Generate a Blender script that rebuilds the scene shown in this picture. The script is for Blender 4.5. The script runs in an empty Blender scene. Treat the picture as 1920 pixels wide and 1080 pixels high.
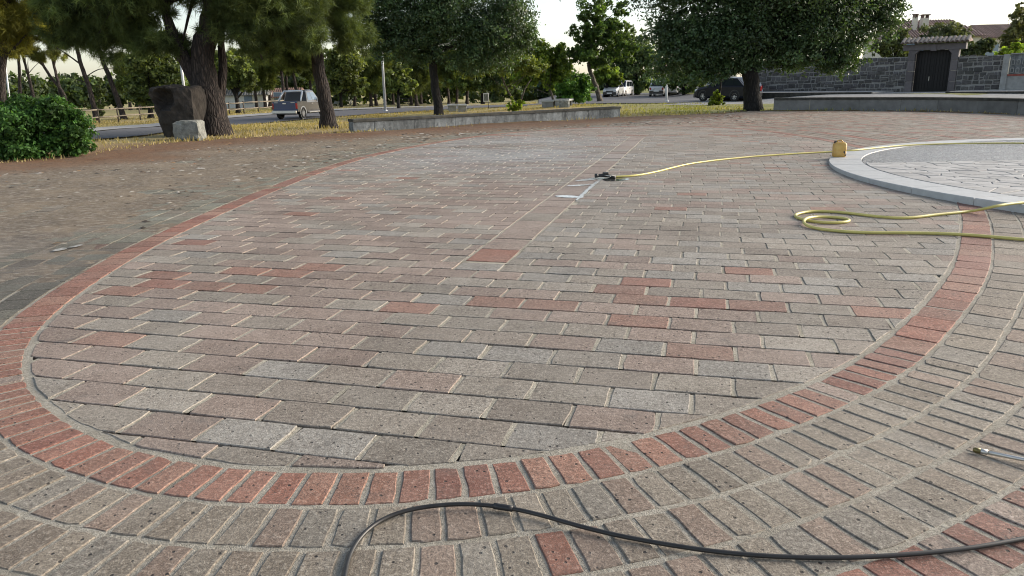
import bpy, math, random
import numpy as np
from mathutils import Matrix, Vector
random.seed(7); RNG = np.random.default_rng(11)
R = math.radians
sc = bpy.context.scene
# ------------------------------------------------------------------ camera, sky, sun, exposure
FPX, CX, CY, CAM_H = 1400.0, 960.0, 540.0, 1.6
PITCH = math.atan((CY - 153.0) / FPX); ROLL = R(1.1)
cs, sn = math.cos(ROLL), math.sin(ROLL)
r0 = Vector((1, 0, 0)); d0 = Vector((0, -math.sin(PITCH), -math.cos(PITCH))); f0 = Vector((0, math.cos(PITCH), -math.sin(PITCH)))
cam_right = cs * r0 + sn * d0; cam_down = -sn * r0 + cs * d0
cd = bpy.data.cameras.new('camera'); cam = bpy.data.objects.new('camera', cd); sc.collection.objects.link(cam)
m = Matrix.Identity(4)
for i in range(3):
    m[i][0] = cam_right[i]; m[i][1] = -cam_down[i]; m[i][2] = -f0[i]
m[2][3] = CAM_H
cam.matrix_world = m
cd.sensor_width = 36.0; cd.lens = 36.0 * FPX / 1920.0; cd.clip_start = 0.05; cd.clip_end = 3000
sc.camera = cam
SUN_AZ, SUN_EL = R(72.0), R(19.0)          # azimuth measured from the view direction (+Y) towards the right (+X)
w = bpy.data.worlds.new('World'); sc.world = w; w.use_nodes = True
nt = w.node_tree; bg = nt.nodes['Background']
sky = nt.nodes.new('ShaderNodeTexSky'); sky.sky_type = 'NISHITA'; sky.sun_disc = False
sky.sun_elevation = SUN_EL; sky.sun_rotation = SUN_AZ; sky.altitude = 200; sky.air_density = 1.0; sky.dust_density = 1.2; sky.ozone_density = 1.0
hs = nt.nodes.new('ShaderNodeHueSaturation'); hs.inputs['Saturation'].default_value = 0.62      # thin high haze: a paler sky
nt.links.new(sky.outputs[0], hs.inputs['Color']); nt.links.new(hs.outputs[0], bg.inputs[0]); bg.inputs[1].default_value = 0.125
sd = bpy.data.lights.new('sun', 'SUN'); so = bpy.data.objects.new('sun', sd); sc.collection.objects.link(so)
sd.energy = 3.6; sd.angle = R(40.0); sd.color = (1.0, 0.88, 0.74)
sun_dir = Vector((math.sin(SUN_AZ) * math.cos(SUN_EL), math.cos(SUN_AZ) * math.cos(SUN_EL), math.sin(SUN_EL)))
so.rotation_euler = sun_dir.to_track_quat('Z', 'Y').to_euler(); so.location = (30, 20, 40)
sc.view_settings.view_transform = 'Standard'; sc.view_settings.look = 'None'; sc.view_settings.gamma = 1.0
sc.view_settings.use_curve_mapping = False
sc.view_settings.exposure = 0.92
sc.render.engine = 'CYCLES'
sc.cycles.pixel_filter_type = 'BLACKMAN_HARRIS'; sc.cycles.filter_width = 1.05
sc.cycles.max_bounces = 6; sc.cycles.transparent_max_bounces = 6; sc.cycles.diffuse_bounces = 3; sc.cycles.glossy_bounces = 3
COL = sc.collection

# ------------------------------------------------------------------ pixel <-> ground
def ray(px, py):
    d = cam_right * ((px - CX) / FPX) + cam_down * ((py - CY) / FPX) + f0
    return d
def flat(px, py, z=0.0):
    d = ray(px, py); t = (z - CAM_H) / d.z
    return np.array([d.x * t, d.y * t])
def at(px, py, Y):                       # the point on a sight line at distance Y
    d = ray(px, py); t = Y / d.y
    return Vector((d.x * t, Y, CAM_H + d.z * t))
def proj(x, y, z):
    d = Vector((x, y, z - CAM_H)); fw = d.dot(f0)
    if fw < 0.05: return None
    return (CX + FPX * d.dot(cam_right) / fw, CY + FPX * d.dot(cam_down) / fw)
def sstep(a, b, x):
    t = np.clip((np.asarray(x, float) - a) / (b - a), 0, 1); return t * t * (3 - 2 * t)
def lay(x, y):                            # lie of the land: falls away to the left road, rises to the stone wall
    left = 1 - sstep(-6, 10, x)
    z = -0.6 * sstep(27, 48, y) * left - 0.25 * sstep(54, 70, y) * (1 - left)
    z = z - 1.5 * sstep(68, 150, y) * (1 - sstep(3, 11, x))
    z = z + 0.40 * sstep(35, 45, y + 0.25 * (x - 22)) * sstep(15, 21, x)
    return z
def ground(px, py):                       # first point where a sight line meets the land
    d = ray(px, py); y = 12.0; step = 1.0; f = lambda y: CAM_H + d.z * y / d.y - float(lay(d.x * y / d.y, y))
    while f(y) > 0 and y < 400: y += step
    lo, hi = y - step, y
    for _ in range(24):
        md = (lo + hi) / 2
        if f(md) > 0: lo = md
        else: hi = md
    return Vector((d.x * hi / d.y, hi, float(lay(d.x * hi / d.y, hi))))
# smooth value noise for mesh relief
_NT = RNG.random((256, 256))
def vnoise(x, y, s):
    x = np.asarray(x, float) / s + 1000; y = np.asarray(y, float) / s + 1000
    xi = np.floor(x).astype(int); yi = np.floor(y).astype(int); fx = x - xi; fy = y - yi
    fx = fx * fx * (3 - 2 * fx); fy = fy * fy * (3 - 2 * fy)
    g = lambda a, b: _NT[a % 256, b % 256]
    return (g(xi, yi) * (1 - fx) + g(xi + 1, yi) * fx) * (1 - fy) + (g(xi, yi + 1) * (1 - fx) + g(xi + 1, yi + 1) * fx) * fy

# ------------------------------------------------------------------ helpers
def tag(o, label=None, cat=None, group=None, kind=None):
    if label: o['label'] = label
    if cat: o['category'] = cat
    if group: o['group'] = group
    if kind: o['kind'] = kind
    return o
def empty(name, loc, rz=0.0, label=None, cat=None, group=None, kind=None):
    o = bpy.data.objects.new(name, None); COL.objects.link(o); o.location = loc; o.rotation_euler = (0, 0, rz)
    o.empty_display_size = 0.2
    return tag(o, label, cat, group, kind)
class MB:
    def __init__(s): s.v = []; s.f = []; s.c = []; s.n = 0
    def add(s, v, f, c=(1, 1, 1)):
        b = s.n; s.v.extend(v); s.n += len(v); s.f.extend([tuple(i + b for i in q) for q in f]); s.c.extend([c] * len(v)); return s
    def box(s, lo, hi, c=(1, 1, 1), bev=0.0, M=None):
        (x0, y0, z0), (x1, y1, z1) = lo, hi
        if bev <= 0:
            v = [(x0, y0, z0), (x1, y0, z0), (x1, y1, z0), (x0, y1, z0), (x0, y0, z1), (x1, y0, z1), (x1, y1, z1), (x0, y1, z1)]
            f = [(0, 3, 2, 1), (4, 5, 6, 7), (0, 1, 5, 4), (1, 2, 6, 5), (2, 3, 7, 6), (3, 0, 4, 7)]
        else:
            b = bev; v = []; idx = {}
            for ax in range(3):
                for X in (0, 1):
                    for Y in (0, 1):
                        for Z in (0, 1):
                            p = [x0 if X == 0 else x1, y0 if Y == 0 else y1, z0 if Z == 0 else z1]
                            for k, t in enumerate((X, Y, Z)):
                                if k != ax: p[k] += b if t == 0 else -b
                            idx[(ax, X, Y, Z)] = len(v); v.append(tuple(p))
            f = []
            I = lambda a, X, Y, Z: idx[(a, X, Y, Z)]
            for X in (0, 1):
                q = [I(0, X, 0, 0), I(0, X, 1, 0), I(0, X, 1, 1), I(0, X, 0, 1)]; f.append(tuple(q if X else q[::-1]))
                q = [I(1, 0, X, 0), I(1, 0, X, 1), I(1, 1, X, 1), I(1, 1, X, 0)]; f.append(tuple(q if X else q[::-1]))
                q = [I(2, 0, 0, X), I(2, 1, 0, X), I(2, 1, 1, X), I(2, 0, 1, X)]; f.append(tuple(q if X else q[::-1]))
            for a in (0, 1):
                for b2 in (0, 1):
                    f.append((I(0, a, b2, 0), I(0, a, b2, 1), I(1, a, b2, 1), I(1, a, b2, 0)))
                    f.append((I(0, a, 0, b2), I(0, a, 1, b2), I(2, a, 1, b2), I(2, a, 0, b2)))
                    f.append((I(1, 0, a, b2), I(1, 1, a, b2), I(2, 1, a, b2), I(2, 0, a, b2)))
                    for c2 in (0, 1): f.append((I(0, a, b2, c2), I(1, a, b2, c2), I(2, a, b2, c2)))
        if M is not None: v = [tuple(M @ Vector(p)) for p in v]
        return s.add(v, f, c)
    def tube(s, path, rad, n=8, c=(1, 1, 1), cap=True, rough=0.0):
        P = [Vector(p) for p in path]; k = len(P)
        if not hasattr(rad, '__len__'): rad = [rad] * k
        v = []; f = []; prev = None
        for i in range(k):
            t = (P[min(i + 1, k - 1)] - P[max(i - 1, 0)]).normalized()
            if prev is None: a = t.orthogonal().normalized()
            else:
                a = prev - t * prev.dot(t); a = a.normalized() if a.length > 1e-6 else t.orthogonal().normalized()
            prev = a; b = t.cross(a)
            for j in range(n):
                th = 2 * math.pi * j / n; rr = rad[i] * (1 + rough * (random.random() - 0.5))
                v.append(tuple(P[i] + (a * math.cos(th) + b * math.sin(th)) * rr))
        for i in range(k - 1):
            for j in range(n):
                j2 = (j + 1) % n; f.append((i * n + j, i * n + j2, (i + 1) * n + j2, (i + 1) * n + j))
        if cap: f.append(tuple(range(n))[::-1]); f.append(tuple(range((k - 1) * n, k * n)))
        return s.add(v, f, c)
    def prism(s, poly, zt, zb, bev=0.005, c=(1, 1, 1), tilt=(0, 0)):
        n = len(poly); P = np.array(poly, float); C = P.mean(0)
        d = P - C; L = np.maximum(np.hypot(d[:, 0], d[:, 1]), 1e-6)[:, None]
        nx = np.roll(P, -1, 0) - np.roll(P, 1, 0); nl = np.maximum(np.hypot(nx[:, 0], nx[:, 1]), 1e-6)
        nrm = np.c_[-nx[:, 1], nx[:, 0]] / nl[:, None]         # inward for ccw
        I = P + nrm * bev * 1.25
        z = lambda q: zt + tilt[0] * (q[0] - C[0]) + tilt[1] * (q[1] - C[1])
        v = [(q[0], q[1], zb) for q in P] + [(q[0], q[1], z(q) - bev) for q in P] + [(q[0], q[1], z(q)) for q in I]
        f = []
        for i in range(n):
            j = (i + 1) % n; f.append((i, j, n + j, n + i)); f.append((n + i, n + j, 2 * n + j, 2 * n + i))
        f.append(tuple(range(2 * n, 3 * n)))
        return s.add(v, f, c)
    def build(s, name, mat, parent=None, smooth=False, tint=True):
        me = bpy.data.meshes.new(name); me.from_pydata(s.v, [], s.f)
        if tint:
            at_ = me.color_attributes.new('tint', 'FLOAT_COLOR', 'POINT')
            a = np.array([(q if len(q) == 4 else (*q, 1.0)) for q in s.c], np.float32); at_.data.foreach_set('color', a.ravel())
        if smooth: me.polygons.foreach_set('use_smooth', [True] * len(me.polygons))
        me.materials.append(mat)
        o = bpy.data.objects.new(name, me); COL.objects.link(o)
        if parent is not None: o.parent = parent
        return o
def mesh_np(name, V, F, mat, parent=None, tint=None, smooth=False, attrs=None):
    V = np.asarray(V, np.float32); F = np.asarray(F, np.int32); k = F.shape[1]
    me = bpy.data.meshes.new(name); me.vertices.add(len(V)); me.vertices.foreach_set('co', V.ravel())
    me.loops.add(F.size); me.loops.foreach_set('vertex_index', F.ravel())
    me.polygons.add(len(F)); me.polygons.foreach_set('loop_start', np.arange(0, F.size, k, dtype=np.int32))
    if smooth: me.polygons.foreach_set('use_smooth', np.ones(len(F), bool))
    me.update(calc_edges=True)
    if tint is not None:
        a = np.ones((len(V), 4), np.float32); a[:, :3] = tint
        me.color_attributes.new('tint', 'FLOAT_COLOR', 'POINT').data.foreach_set('color', a.ravel())
    for an, av in (attrs or {}).items():
        me.attributes.new(an, 'FLOAT', 'POINT').data.foreach_set('value', np.asarray(av, np.float32))
    me.materials.append(mat)
    o = bpy.data.objects.new(name, me); COL.objects.link(o)
    if parent is not None: o.parent = parent
    return o
def copy_tree(o, parent=None):
    c = o.copy(); COL.objects.link(c); c.parent = parent
    for ch in list(o.children):
        d = copy_tree(ch, c); d.matrix_parent_inverse = ch.matrix_parent_inverse
    return c

# ------------------------------------------------------------------ materials
class NB:
    def __init__(s, name):
        s.m = bpy.data.materials.new(name); s.m.use_nodes = True; s.t = s.m.node_tree; s.p = s.t.nodes['Principled BSDF']; s.out = s.t.nodes['Material Output']
        s.pos = None
    def n(s, ty, **k):
        x = s.t.nodes.new(ty)
        for a, b in k.items(): setattr(x, a, b)
        return x
    def l(s, a, b): s.t.links.new(a, b)
    def P(s):
        if s.pos is None: s.pos = s.n('ShaderNodeNewGeometry').outputs['Position']
        return s.pos
    def noise(s, scale, detail=4, rough=0.6, vec=None, stretch=None):
        x = s.n('ShaderNodeTexNoise'); x.inputs['Scale'].default_value = scale; x.inputs['Detail'].default_value = detail; x.inputs['Roughness'].default_value = rough
        v = vec or s.P()
        if stretch:
            mp = s.n('ShaderNodeMapping'); mp.inputs['Scale'].default_value = stretch; s.l(v, mp.inputs[0]); v = mp.outputs[0]
        s.l(v, x.inputs['Vector']); return x.outputs['Fac']
    def voro(s, scale, feature='F1', vec=None):
        x = s.n('ShaderNodeTexVoronoi', feature=feature); x.inputs['Scale'].default_value = scale; s.l(vec or s.P(), x.inputs['Vector']); return x
    def ramp(s, fac, stops):
        x = s.n('ShaderNodeValToRGB'); e = x.color_ramp.elements
        while len(e) < len(stops): e.new(0.5)
        for q, (p, c) in zip(e, stops):
            q.position = p; q.color = (*c, 1) if hasattr(c, '__len__') else (c, c, c, 1)
        s.l(fac, x.inputs[0]); return x.outputs[0]
    def mix(s, fac, a, b, mode='MIX'):
        x = s.n('ShaderNodeMix', data_type='RGBA', blend_type=mode)
        for sock, val in ((x.inputs[0], fac), (x.inputs[6], a), (x.inputs[7], b)):
            if hasattr(val, 'is_output') or isinstance(val, bpy.types.NodeSocket): s.l(val, sock)
            elif hasattr(val, '__len__'): sock.default_value = (*val, 1)
            else: sock.default_value = val
        return x.outputs[2]
    def attr(s, name='tint', fac=False):
        x = s.n('ShaderNodeAttribute', attribute_name=name); return x.outputs['Fac' if fac else 'Color']
    def math(s, op, a, b=0.0):
        x = s.n('ShaderNodeMath', operation=op)
        for sock, val in ((x.inputs[0], a), (x.inputs[1], b)):
            if isinstance(val, bpy.types.NodeSocket): s.l(val, sock)
            else: sock.default_value = val
        return x.outputs[0]
    def col(s, c):
        if isinstance(c, bpy.types.NodeSocket): s.l(c, s.p.inputs['Base Color'])
        else: s.p.inputs['Base Color'].default_value = (*c, 1)
    def set(s, **k):
        for a, b in k.items():
            sock = s.p.inputs[a.replace('_', ' ')]
            if isinstance(b, bpy.types.NodeSocket): s.l(b, sock)
            else: sock.default_value = b
    def bump(s, h, strength=0.4, dist=0.01):
        x = s.n('ShaderNodeBump'); x.inputs['Strength'].default_value = strength; x.inputs['Distance'].default_value = dist
        s.l(h, x.inputs['Height']); s.l(x.outputs[0], s.p.inputs['Normal'])
MAT = {}
def simple(name, c, rough=0.6, metal=0.0, var=0.25, scale=6.0, bump=0.0, spec=0.5, bscale=None):
    b = NB(name); n = b.noise(scale, 5)
    b.col(b.mix(1.0, b.ramp(n, [(0.25, tuple(x * (1 - var) for x in c)), (0.75, tuple(min(1, x * (1 + var)) for x in c))]), b.attr(), 'MULTIPLY'))
    b.set(Roughness=rough, Metallic=metal); b.p.inputs['Specular IOR Level'].default_value = spec
    if bump: b.bump(b.noise(bscale or scale * 4, 6), bump, 0.02)
    MAT[name] = b.m; return b.m
def brick_material():
    b = NB('brick'); t = b.attr()
    big = b.noise(2.3, 3); mid = b.noise(11, 6, 0.7); fine = b.noise(48, 5, 0.75); grit = b.noise(130, 3, 0.7); scr = b.noise(16, 5, 0.7, stretch=(1.0, 3.2, 1.0))
    c = b.mix(b.ramp(mid, [(0.32, 0.0), (0.66, 0.95)]), t, b.mix(1.0, t, (0.60, 0.57, 0.55), 'MULTIPLY'))
    c = b.mix(b.ramp(big, [(0.4, 0.0), (0.75, 0.22)]), c, (0.255, 0.235, 0.20))
    c = b.mix(b.ramp(scr, [(0.56, 0.0), (0.70, 0.55)]), c, b.mix(0.40, b.mix(1.0, t, (1.4, 1.42, 1.45), 'MULTIPLY'), (0.40, 0.365, 0.31)))
    c = b.mix(b.ramp(fine, [(0.52, 0.0), (0.64, 0.80)]), c, b.mix(0.40, b.mix(1.0, t, (1.55, 1.58, 1.60), 'MULTIPLY'), (0.44, 0.40, 0.34)))
    c = b.mix(b.ramp(fine, [(0.34, 0.85), (0.45, 0.0)]), c, (0.062, 0.050, 0.042))
    c = b.mix(b.ramp(grit, [(0.36, 0.75), (0.48, 0.0)]), c, (0.075, 0.062, 0.052))
    c = b.mix(b.ramp(grit, [(0.58, 0.0), (0.70, 0.5)]), c, b.mix(0.35, b.mix(1.0, t, (1.8, 1.85, 1.9), 'MULTIPLY'), (0.50, 0.46, 0.40)))
    pit = b.voro(24); hole = b.ramp(pit.outputs['Distance'], [(0.12, 1.0), (0.20, 0.0)])
    sel = b.ramp(pit.outputs['Color'], [(0.52, 0.0), (0.58, 1.0)])
    hole = b.math('MULTIPLY', hole, sel)
    c = b.mix(hole, c, (0.02, 0.016, 0.014))
    st = b.ramp(b.noise(4.2, 6, 0.72), [(0.58, 0.0), (0.70, 0.6)])          # rain-black stains of their own shape
    c = b.mix(st, c, (0.085, 0.078, 0.070))
    dust = b.ramp(b.noise(0.75, 8, 0.68), [(0.46, 0.0), (0.68, 0.42)]); c = b.mix(dust, c, b.mix(0.42, b.mix(1.0, t, (1.38, 1.38, 1.40), 'MULTIPLY'), (0.36, 0.335, 0.29)))      # pale dust and worn film across many bricks
    damp = b.ramp(b.noise(1.1, 7, 0.7, stretch=(1.3, 0.8, 1)), [(0.56, 0.0), (0.70, 0.42)]); c = b.mix(damp, c, b.mix(1.0, t, (0.46, 0.44, 0.43), 'MULTIPLY'))
    b.col(c)
    al = b.n('ShaderNodeAttribute', attribute_name='tint').outputs['Alpha']; wet = b.math('SUBTRACT', 1.0, al)   # alpha of the tint = dryness
    r = b.math('SUBTRACT', b.math('ADD', b.math('MULTIPLY', mid, 0.25), 0.66), b.math('MULTIPLY', wet, 0.44))
    b.set(Roughness=r)
    h = b.math('ADD', b.math('MULTIPLY', grit, 0.4), b.math('MULTIPLY', fine, 0.9)); h = b.math('SUBTRACT', h, b.math('MULTIPLY', hole, 0.9))
    b.bump(h, 0.7, 0.008); MAT['brick'] = b.m
brick_material()
def mortar_material(name, c1, c2, c3):
    b = NB(name); n1 = b.noise(3.0, 4); n2 = b.noise(60, 4, 0.7); n3 = b.noise(220, 2)
    c = b.mix(b.ramp(n2, [(0.3, 0.0), (0.65, 1.0)]), c1, c2); c = b.mix(b.ramp(n1, [(0.45, 0.0), (0.7, 0.7)]), c, c3)
    c = b.mix(b.ramp(n3, [(0.34, 0.6), (0.5, 0.0)]), c, (0.07, 0.06, 0.05))
    b.col(c); b.set(Roughness=0.9); b.bump(b.math('ADD', n2, b.math('MULTIPLY', n3, 0.6)), 0.9, 0.01); MAT[name] = b.m
mortar_material('mortar', (0.22, 0.20, 0.16), (0.46, 0.43, 0.36), (0.23, 0.21, 0.165))
mortar_material('joint_soil', (0.07, 0.062, 0.05), (0.16, 0.14, 0.11), (0.05, 0.048, 0.036))
mortar_material('pale_mortar', (0.28, 0.255, 0.20), (0.52, 0.48, 0.39), (0.22, 0.205, 0.155))
def dirt_material():
    b = NB('dirt'); a = b.n('ShaderNodeAttribute', attribute_name='litter').outputs['Fac']
    n1 = b.noise(0.9, 5, 0.65); n2 = b.noise(9, 6, 0.75); n3 = b.noise(75, 3, 0.7); ns = b.noise(7, 5, 0.75, stretch=(1.0, 2.4, 1))
    c = b.mix(b.ramp(n2, [(0.3, 0.0), (0.7, 1.0)]), (0.062, 0.048, 0.034), (0.225, 0.18, 0.128))
    c = b.mix(b.ramp(n1, [(0.42, 0.0), (0.66, 0.85)]), c, (0.215, 0.168, 0.112))
    c = b.mix(b.ramp(ns, [(0.52, 0.0), (0.60, 0.85)]), c, (0.31, 0.275, 0.225))
    lit = b.mix(b.ramp(n2, [(0.3, 0.0), (0.75, 1.0)]), (0.055, 0.027, 0.014), (0.215, 0.095, 0.040))
    lit = b.mix(b.ramp(n3, [(0.52, 0.0), (0.7, 0.8)]), lit, (0.33, 0.21, 0.11))
    f = b.math('MULTIPLY', a, b.ramp(n1, [(0.25, 0.55), (0.6, 1.0)])); c = b.mix(f, c, lit)
    c = b.mix(b.ramp(n3, [(0.30, 0.8), (0.42, 0.0)]), c, (0.03, 0.026, 0.02))
    b.col(c); wet = b.attr('wet', True)
    b.set(Roughness=b.math('SUBTRACT', 0.95, b.math('MULTIPLY', wet, 0.55))); b.bump(b.math('ADD', n2, n3), 0.8, 0.02); MAT['dirt'] = b.m
dirt_material()
def terrain_material():
    b = NB('dry_grass_ground'); lit = b.attr('litter', True); gr = b.attr('green', True)
    n1 = b.noise(0.22, 4); n2 = b.noise(2.2, 6, 0.7); n3 = b.noise(30, 4, 0.7)
    c = b.mix(b.ramp(n2, [(0.3, 0.0), (0.7, 1.0)]), (0.30, 0.225, 0.105), (0.50, 0.39, 0.19))
    g = b.mix(b.ramp(n2, [(0.3, 0.0), (0.7, 1.0)]), (0.13, 0.155, 0.035), (0.30, 0.29, 0.085))
    f = b.math('ADD', b.ramp(n1, [(0.45, 0.0), (0.7, 0.6)]), gr); f2 = b.n('ShaderNodeClamp'); b.l(f, f2.inputs[0])
    c = b.mix(f2.outputs[0], c, g)
    l = b.mix(b.ramp(n3, [(0.3, 0.0), (0.75, 1.0)]), (0.055, 0.030, 0.018), (0.20, 0.105, 0.052)); c = b.mix(lit, c, l)
    c = b.mix(b.ramp(n3, [(0.3, 0.6), (0.5, 0.0)]), c, (0.09, 0.07, 0.035))
    b.col(c); b.set(Roughness=0.95); b.bump(b.math('ADD', n3, b.math('MULTIPLY', n2, 2)), 0.7, 0.05); MAT['ground'] = b.m
terrain_material()
def leaf_material(name, base, trans=0.35, rough=0.55, spec=0.4):
    b = NB(name); t = b.attr(); c = b.mix(1.0, base, t, 'MULTIPLY'); b.col(c); b.set(Roughness=rough); b.p.inputs['Specular IOR Level'].default_value = spec
    tr = b.n('ShaderNodeBsdfTranslucent'); b.l(b.mix(1.0, c, (1.7, 1.6, 0.55), 'MULTIPLY'), tr.inputs[0])
    mx = b.n('ShaderNodeMixShader'); mx.inputs[0].default_value = trans; b.l(b.p.outputs[0], mx.inputs[1]); b.l(tr.outputs[0], mx.inputs[2]); b.l(mx.outputs[0], b.out.inputs[0])
    MAT[name] = b.m
leaf_material('holm_oak_leaf', (0.068, 0.122, 0.056), 0.25, 0.45, 0.5)
leaf_material('pine_needle', (0.098, 0.136, 0.058), 0.32, 0.7, 0.25)
leaf_material('light_leaf', (0.125, 0.200, 0.060), 0.45)
leaf_material('shrub_leaf', (0.052, 0.122, 0.032), 0.28, 0.6, 0.3)
leaf_material('olive_leaf', (0.095, 0.118, 0.062), 0.3)
leaf_material('wood_leaf', (0.128, 0.182, 0.086), 0.35)
leaf_material('grass_blade', (0.40, 0.33, 0.17), 0.3, 0.8, 0.2)
def bark_material(name, c1, c2):
    b = NB(name); n = b.noise(5.0, 7, 0.75, stretch=(2.4, 2.4, 0.45)); v = b.voro(9, 'DISTANCE_TO_EDGE', None); n3 = b.noise(26, 4, 0.7)
    mp = b.n('ShaderNodeMapping'); mp.inputs['Scale'].default_value = (1.5, 1.5, 0.24); ad = b.n('ShaderNodeMix', data_type='VECTOR'); ad.inputs[0].default_value = 0.08
    wv = b.n('ShaderNodeTexNoise'); wv.inputs['Scale'].default_value = 2.5; b.l(b.P(), wv.inputs['Vector']); b.l(b.P(), ad.inputs[4]); b.l(wv.outputs['Color'], ad.inputs[5]); b.l(ad.outputs[1], mp.inputs[0]); b.l(mp.outputs[0], v.inputs['Vector'])
    e = b.ramp(v.outputs['Distance'], [(0.0, 0.0), (0.30, 1.0)])
    c = b.mix(b.ramp(n, [(0.3, 0.0), (0.7, 1.0)]), c1, c2); c = b.mix(e, tuple(x * 0.45 for x in c1), c); c = b.mix(b.ramp(n3, [(0.35, 0.6), (0.5, 0.0)]), c, tuple(x * 0.5 for x in c1)); b.col(c); b.set(Roughness=0.95); b.bump(b.math('ADD', e, n), 0.9, 0.05); MAT[name] = b.m
bark_material('pine_bark', (0.034, 0.027, 0.025), (0.105, 0.080, 0.068)); bark_material('oak_bark', (0.014, 0.013, 0.013), (0.042, 0.038, 0.034))
bark_material('pale_bark', (0.14, 0.12, 0.09), (0.28, 0.24, 0.19))
simple('asphalt', (0.105, 0.105, 0.112), 0.85, var=0.2, scale=3, bump=0.3, bscale=60)
simple('concrete', (0.30, 0.30, 0.29), 0.9, var=0.3, scale=2.5, bump=0.4, bscale=30)
def stained_block():
    b = NB('wall_block'); n = b.noise(2.0, 6, 0.7, stretch=(1.6, 1.6, 0.55)); n2 = b.noise(11, 5, 0.7); n3 = b.noise(60, 3)
    c = b.mix(b.ramp(n, [(0.32, 0.0), (0.66, 1.0)]), (0.060, 0.066, 0.068), (0.235, 0.255, 0.262)); c = b.mix(b.ramp(n2, [(0.54, 0.0), (0.68, 0.6)]), c, (0.33, 0.34, 0.33)); c = b.mix(b.ramp(n2, [(0.30, 0.7), (0.44, 0.0)]), c, (0.045, 0.045, 0.042))
    b.col(b.mix(1.0, c, b.attr(), 'MULTIPLY')); b.set(Roughness=0.92); b.bump(b.math('ADD', n2, n3), 0.6, 0.02); MAT['wall_block'] = b.m
stained_block()
simple('coping', (0.050, 0.049, 0.042), 0.9, var=0.55, scale=5, bump=0.6, bscale=30)
simple('basalt', (0.088, 0.085, 0.082), 0.85, var=0.4, scale=6, bump=0.7, bscale=22)
simple('wall_mortar', (0.265, 0.26, 0.25), 0.95, var=0.25, scale=8, bump=0.6, bscale=40)
simple('granite', (0.42, 0.43, 0.425), 0.6, var=0.12, scale=9, bump=0.15, bscale=120)
simple('crazy_stone', (0.35, 0.345, 0.33), 0.72, var=0.18, scale=5, bump=0.35, bscale=40)
simple('trachyte', (0.135, 0.122, 0.125), 0.9, var=0.2, scale=6, bump=0.4)
simple('dark_wood', (0.007, 0.006, 0.006), 0.7, var=0.4, scale=8, bump=0.4)
simple('weathered_wood', (0.22, 0.19, 0.15), 0.85, var=0.35, scale=6, bump=0.4)
simple('roof_tile', (0.22, 0.135, 0.105), 0.9, var=0.35, scale=3, bump=0.5)
simple('roof_plain', (0.21, 0.145, 0.125), 0.9, var=0.3, scale=2.0, bump=0.5)
simple('render_wall', (0.62, 0.57, 0.50), 0.9, var=0.1, scale=1.2)
simple('white_wall', (0.72, 0.72, 0.70), 0.9, var=0.08, scale=1.2)
simple('red_band', (0.24, 0.06, 0.045), 0.8)
simple('grey_metal', (0.52, 0.54, 0.55), 0.5, 0.3, var=0.12, scale=3)
simple('black_plastic', (0.018, 0.018, 0.019), 0.45, var=0.2)
simple('hose_black', (0.024, 0.023, 0.022), 0.42, var=0.35, scale=14)
simple('hose_yellow', (0.55, 0.485, 0.15), 0.4, var=0.14, scale=5)
simple('steel', (0.60, 0.58, 0.54), 0.42, 0.85, var=0.12, scale=20)
simple('tyre', (0.018, 0.018, 0.018), 0.85)
simple('rim', (0.55, 0.55, 0.56), 0.35, 0.7)
simple('plate', (0.78, 0.78, 0.75), 0.5)
simple('lamp_red', (0.32, 0.012, 0.012), 0.25)
simple('lamp_clear', (0.75, 0.77, 0.78), 0.15)
simple('teal', (0.05, 0.24, 0.26), 0.6)
simple('stump', (0.034, 0.029, 0.025), 0.95, var=0.75, scale=3.2, bump=1.0, bscale=12)
simple('lichen_stone', (0.215, 0.22, 0.20), 0.95, var=0.5, scale=7, bump=0.8, bscale=25)
def paint(name, c, metal=0.2, rough=0.3):
    b = NB(name); b.col(b.mix(1.0, b.ramp(b.noise(1.5, 3), [(0.3, tuple(x * 0.92 for x in c)), (0.7, c)]), b.attr(), 'MULTIPLY'))
    b.set(Metallic=metal, Roughness=rough); b.p.inputs['Coat Weight'].default_value = 0.6; b.p.inputs['Coat Roughness'].default_value = 0.08; MAT[name] = b.m
paint('paint_white', (0.74, 0.75, 0.76), 0.0); paint('paint_silver', (0.60, 0.62, 0.64), 0.25); paint('paint_truck', (0.15, 0.138, 0.122), 0.3)
paint('paint_sky_reflection', (0.016, 0.040, 0.115), 0.0); paint('paint_black', (0.008, 0.010, 0.016), 0.0, 0.25); paint('paint_grille', (0.03, 0.03, 0.033), 0.1, 0.5)  # the blue is the tailgate's sky reflection, put into the paint colour
MAT['paint_black'].node_tree.nodes['Principled BSDF'].inputs['Coat Weight'].default_value = 0.0; MAT['paint_black'].node_tree.nodes['Principled BSDF'].inputs['Specular IOR Level'].default_value = 0.22
def glass_dark():
    b = NB('car_glass'); b.col((0.012, 0.017, 0.022)); b.set(Roughness=0.06); b.p.inputs['Specular IOR Level'].default_value = 0.35; MAT['car_glass'] = b.m
    b = NB('window_glass'); b.col((0.20, 0.27, 0.36)); b.set(Roughness=0.08); MAT['window_glass'] = b.m
glass_dark()
def plastic_can():
    b = NB('can_plastic'); n = b.noise(7, 4); b.col(b.mix(b.ramp(n, [(0.35, 0.0), (0.7, 1.0)]), (0.52, 0.30, 0.075), (0.62, 0.42, 0.13)))
    b.set(Roughness=0.4); b.p.inputs['Subsurface Weight'].default_value = 0.3; b.p.inputs['Subsurface Radius'].default_value = (0.03, 0.02, 0.008); MAT['can_plastic'] = b.m
plastic_can()
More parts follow.
